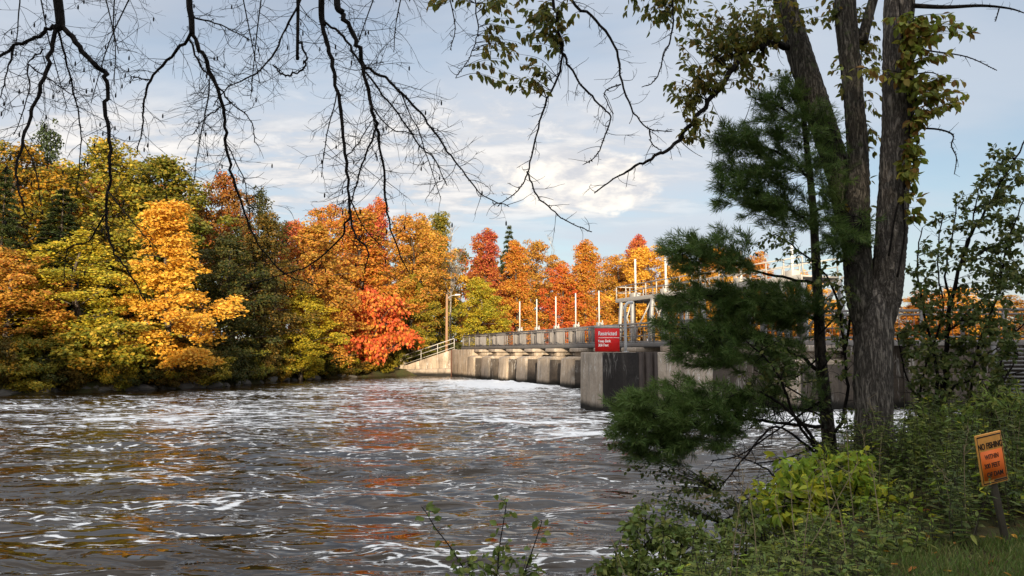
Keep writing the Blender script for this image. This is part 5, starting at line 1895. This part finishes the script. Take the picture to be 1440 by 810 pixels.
r = np.random.default_rng(130)
ws, wl, wl2, wl3 = MB(), MB(), MB(), MB()
cnt = 0
while cnt < 2700:
    x, y = r.uniform(.3, 8.5), 4.0 + 8.5 * r.random() ** 1.35
    px = 720 + x / y * F_PX
    if px > 1640 or px < 840:
        continue
    if not (ground_z([[x, y]])[0] > .25):
        continue
    if y < 4.75 + (x - 2.5) * .72 + .25 * math.sin(3 * x) and x > 2.0:
        continue
    if (1362 < px < 1440 and y < 5.75):
        continue
    h = r.uniform(.32, .75) * (1.0 if px > 1010 else .72) * (1.1 if px > 1290 else 1)
    if 6 > y and px > 1290:
        h *= .75
    if 1000 < px < 1310 and y < 7.0:
        h *= .33 if y < 6.2 else .5
    weed(ws, wl3 if r.random() < .06 else wl if r.random() < (.75 if px < 1280 else .25) else wl2, r, x, y, h, *((r.uniform(.07, .12), r.uniform(.016, .032)) if r.random() < .7 else (r.uniform(.05, .08), r.uniform(.03, .045))))
    cnt += 1
wo_ = wl.obj('undergrowth', LM['weed'])
tag(wo_, "tangled green weeds and goldenrod covering the near bank under the big tree", 'undergrowth', kind='stuff')
ws.obj('stalks', M['stake'], wo_)
wl2.obj('dark_leaves', LM['weed_dark'], wo_)
dry = MB()
for k in range(110):
    x, y = r.uniform(.6, 6.5), r.uniform(4.6, 8.8)
    if ground_z([[x, y]])[0] < .3 or (x > 2 and y < 4.75 + (x - 2.5) * .72):
        continue
    h = r.uniform(.4, .85)
    b = np.array((x, y, ground_z([[x, y]])[0] - .02))
    ln = np.array((r.normal(0, .18), r.normal(0, .18), 1.0)) * h
    tube(dry, [b, b + ln * .5 + r.normal(0, .012, 3), b + ln], [.0035, .003, .0018], 4, False)
    if r.random() < .6:
        for q in range(7):
            p = b + ln * r.uniform(.8, 1)
            tube(dry, [p, p + r.normal(0, .035, 3) + (0, 0, .03)], [.0018, .0012], 3, False)
dry.obj('dry_stalks', M['straw'], wo_)
wl3.obj('yellow_leaves', LM['shrub_lime'], wo_)

# mown grass
r = np.random.default_rng(131)
n = 70000
gxy = np.column_stack([r.uniform(1.6, 7.5, n), r.uniform(2.6, 6.6, n)])
ok = gxy[:, 1] < 4.9 + (gxy[:, 0] - 2.5) * .74 + .2 * np.sin(3 * gxy[:, 0])
ok &= (gxy[:, 0] / gxy[:, 1] < .9)
gxy = gxy[ok]
n = len(gxy)
C = np.column_stack([gxy, ground_z(gxy) - .005])
ax = unit(np.column_stack([r.normal(0, .55, n), r.normal(0, .55, n), np.ones(n)]))
gb = MB()
leaves(gb, C, ax, rand_unit(r, n), r.uniform(.045, .10, n), r.uniform(.005, .009, n))
go = gb.obj('grass', LM['grass'])
tag(go, "short mown grass at the corner of the near bank", 'grass', kind='stuff')

# fallen leaves on the grass
n = 150
fx = np.column_stack([r.uniform(2.0, 6.5, n), r.uniform(3.4, 6.3, n)])
fb = MB()
leaves(fb, np.column_stack([fx, ground_z(fx) + .035]), unit(np.column_stack([r.normal(0, 1, n), r.normal(0, 1, n), r.normal(0, .2, n)])), unit(np.array((0, 0, 1.)) + r.normal(0, .3, (n, 3))), r.uniform(.05, .08, n), r.uniform(.03, .05, n), .15)
fb.obj('fallen_leaves', LM['amber'], go)
# ------------------------------------------------------------------ orange sign
sgb = at(1415, 757, 5.35)
sgz = ground_z([sgb[:2]])[0]
ns = empty('warning_sign', (sgb[0], sgb[1], sgz), "small orange No Fishing sign leaning on a wooden stake in the weeds", 'sign')
ns.rotation_euler = Matrix.Rotation(R(-9.5), 4, 'Y').to_euler()
top_h = EYE - (606 - 496) * 5.35 / F_PX - sgz + .01
mb = MB()
wbox(mb, -.022, .022, -.014, .014, -.1, top_h - .05)
bevel(mb.obj('stake', M['stake'], ns), .004)
pan = bpy.data.objects.new('panel', None)
mb = MB()
SW, SHH = .112, .355
wbox(mb, -SW, SW, -.009, .003, 0, SHH)
pan = mb.obj('panel', M['tan_board'], ns)
bevel(pan, .004)
pan.location = (0, -.02, top_h - SHH)
pan.rotation_euler = (R(4), 0, R(14))
mb = MB()
wbox(mb, -SW + .018, SW - .016, -.0105, -.0093, .034, .236)
mb.obj('orange_field', M['orange_sign'], pan)
mb = MB()
for x0, x1, z0_, z1_ in ((-SW + .008, SW - .008, .010, .016), (-SW + .008, SW - .008, SHH - .022, SHH - .014), (-SW + .008, -SW + .012, .016, SHH - .022), (SW - .012, SW - .008, .016, SHH - .022)):
    wbox(mb, x0, x1, -.0105, -.0093, z0_, z1_)
wbox(mb, -.01, .10, -.0112, -.0106, .020, .030)
mb.obj('border', M['black_letter'], pan)
for s_, sz, z, x, xs in (('NO FISHING', .060, .250, -.107, .64), ('WITHIN', .046, .178, -.062, .72), ('300 FEET', .046, .116, -.078, .78), ('OF DAM', .046, .055, -.066, .82)):
    text(s_, sz, (x, -.0112, z), M['black_letter'] if s_ != 'WITHIN' else M['rust'], pan, bold=.0006, xs=xs)
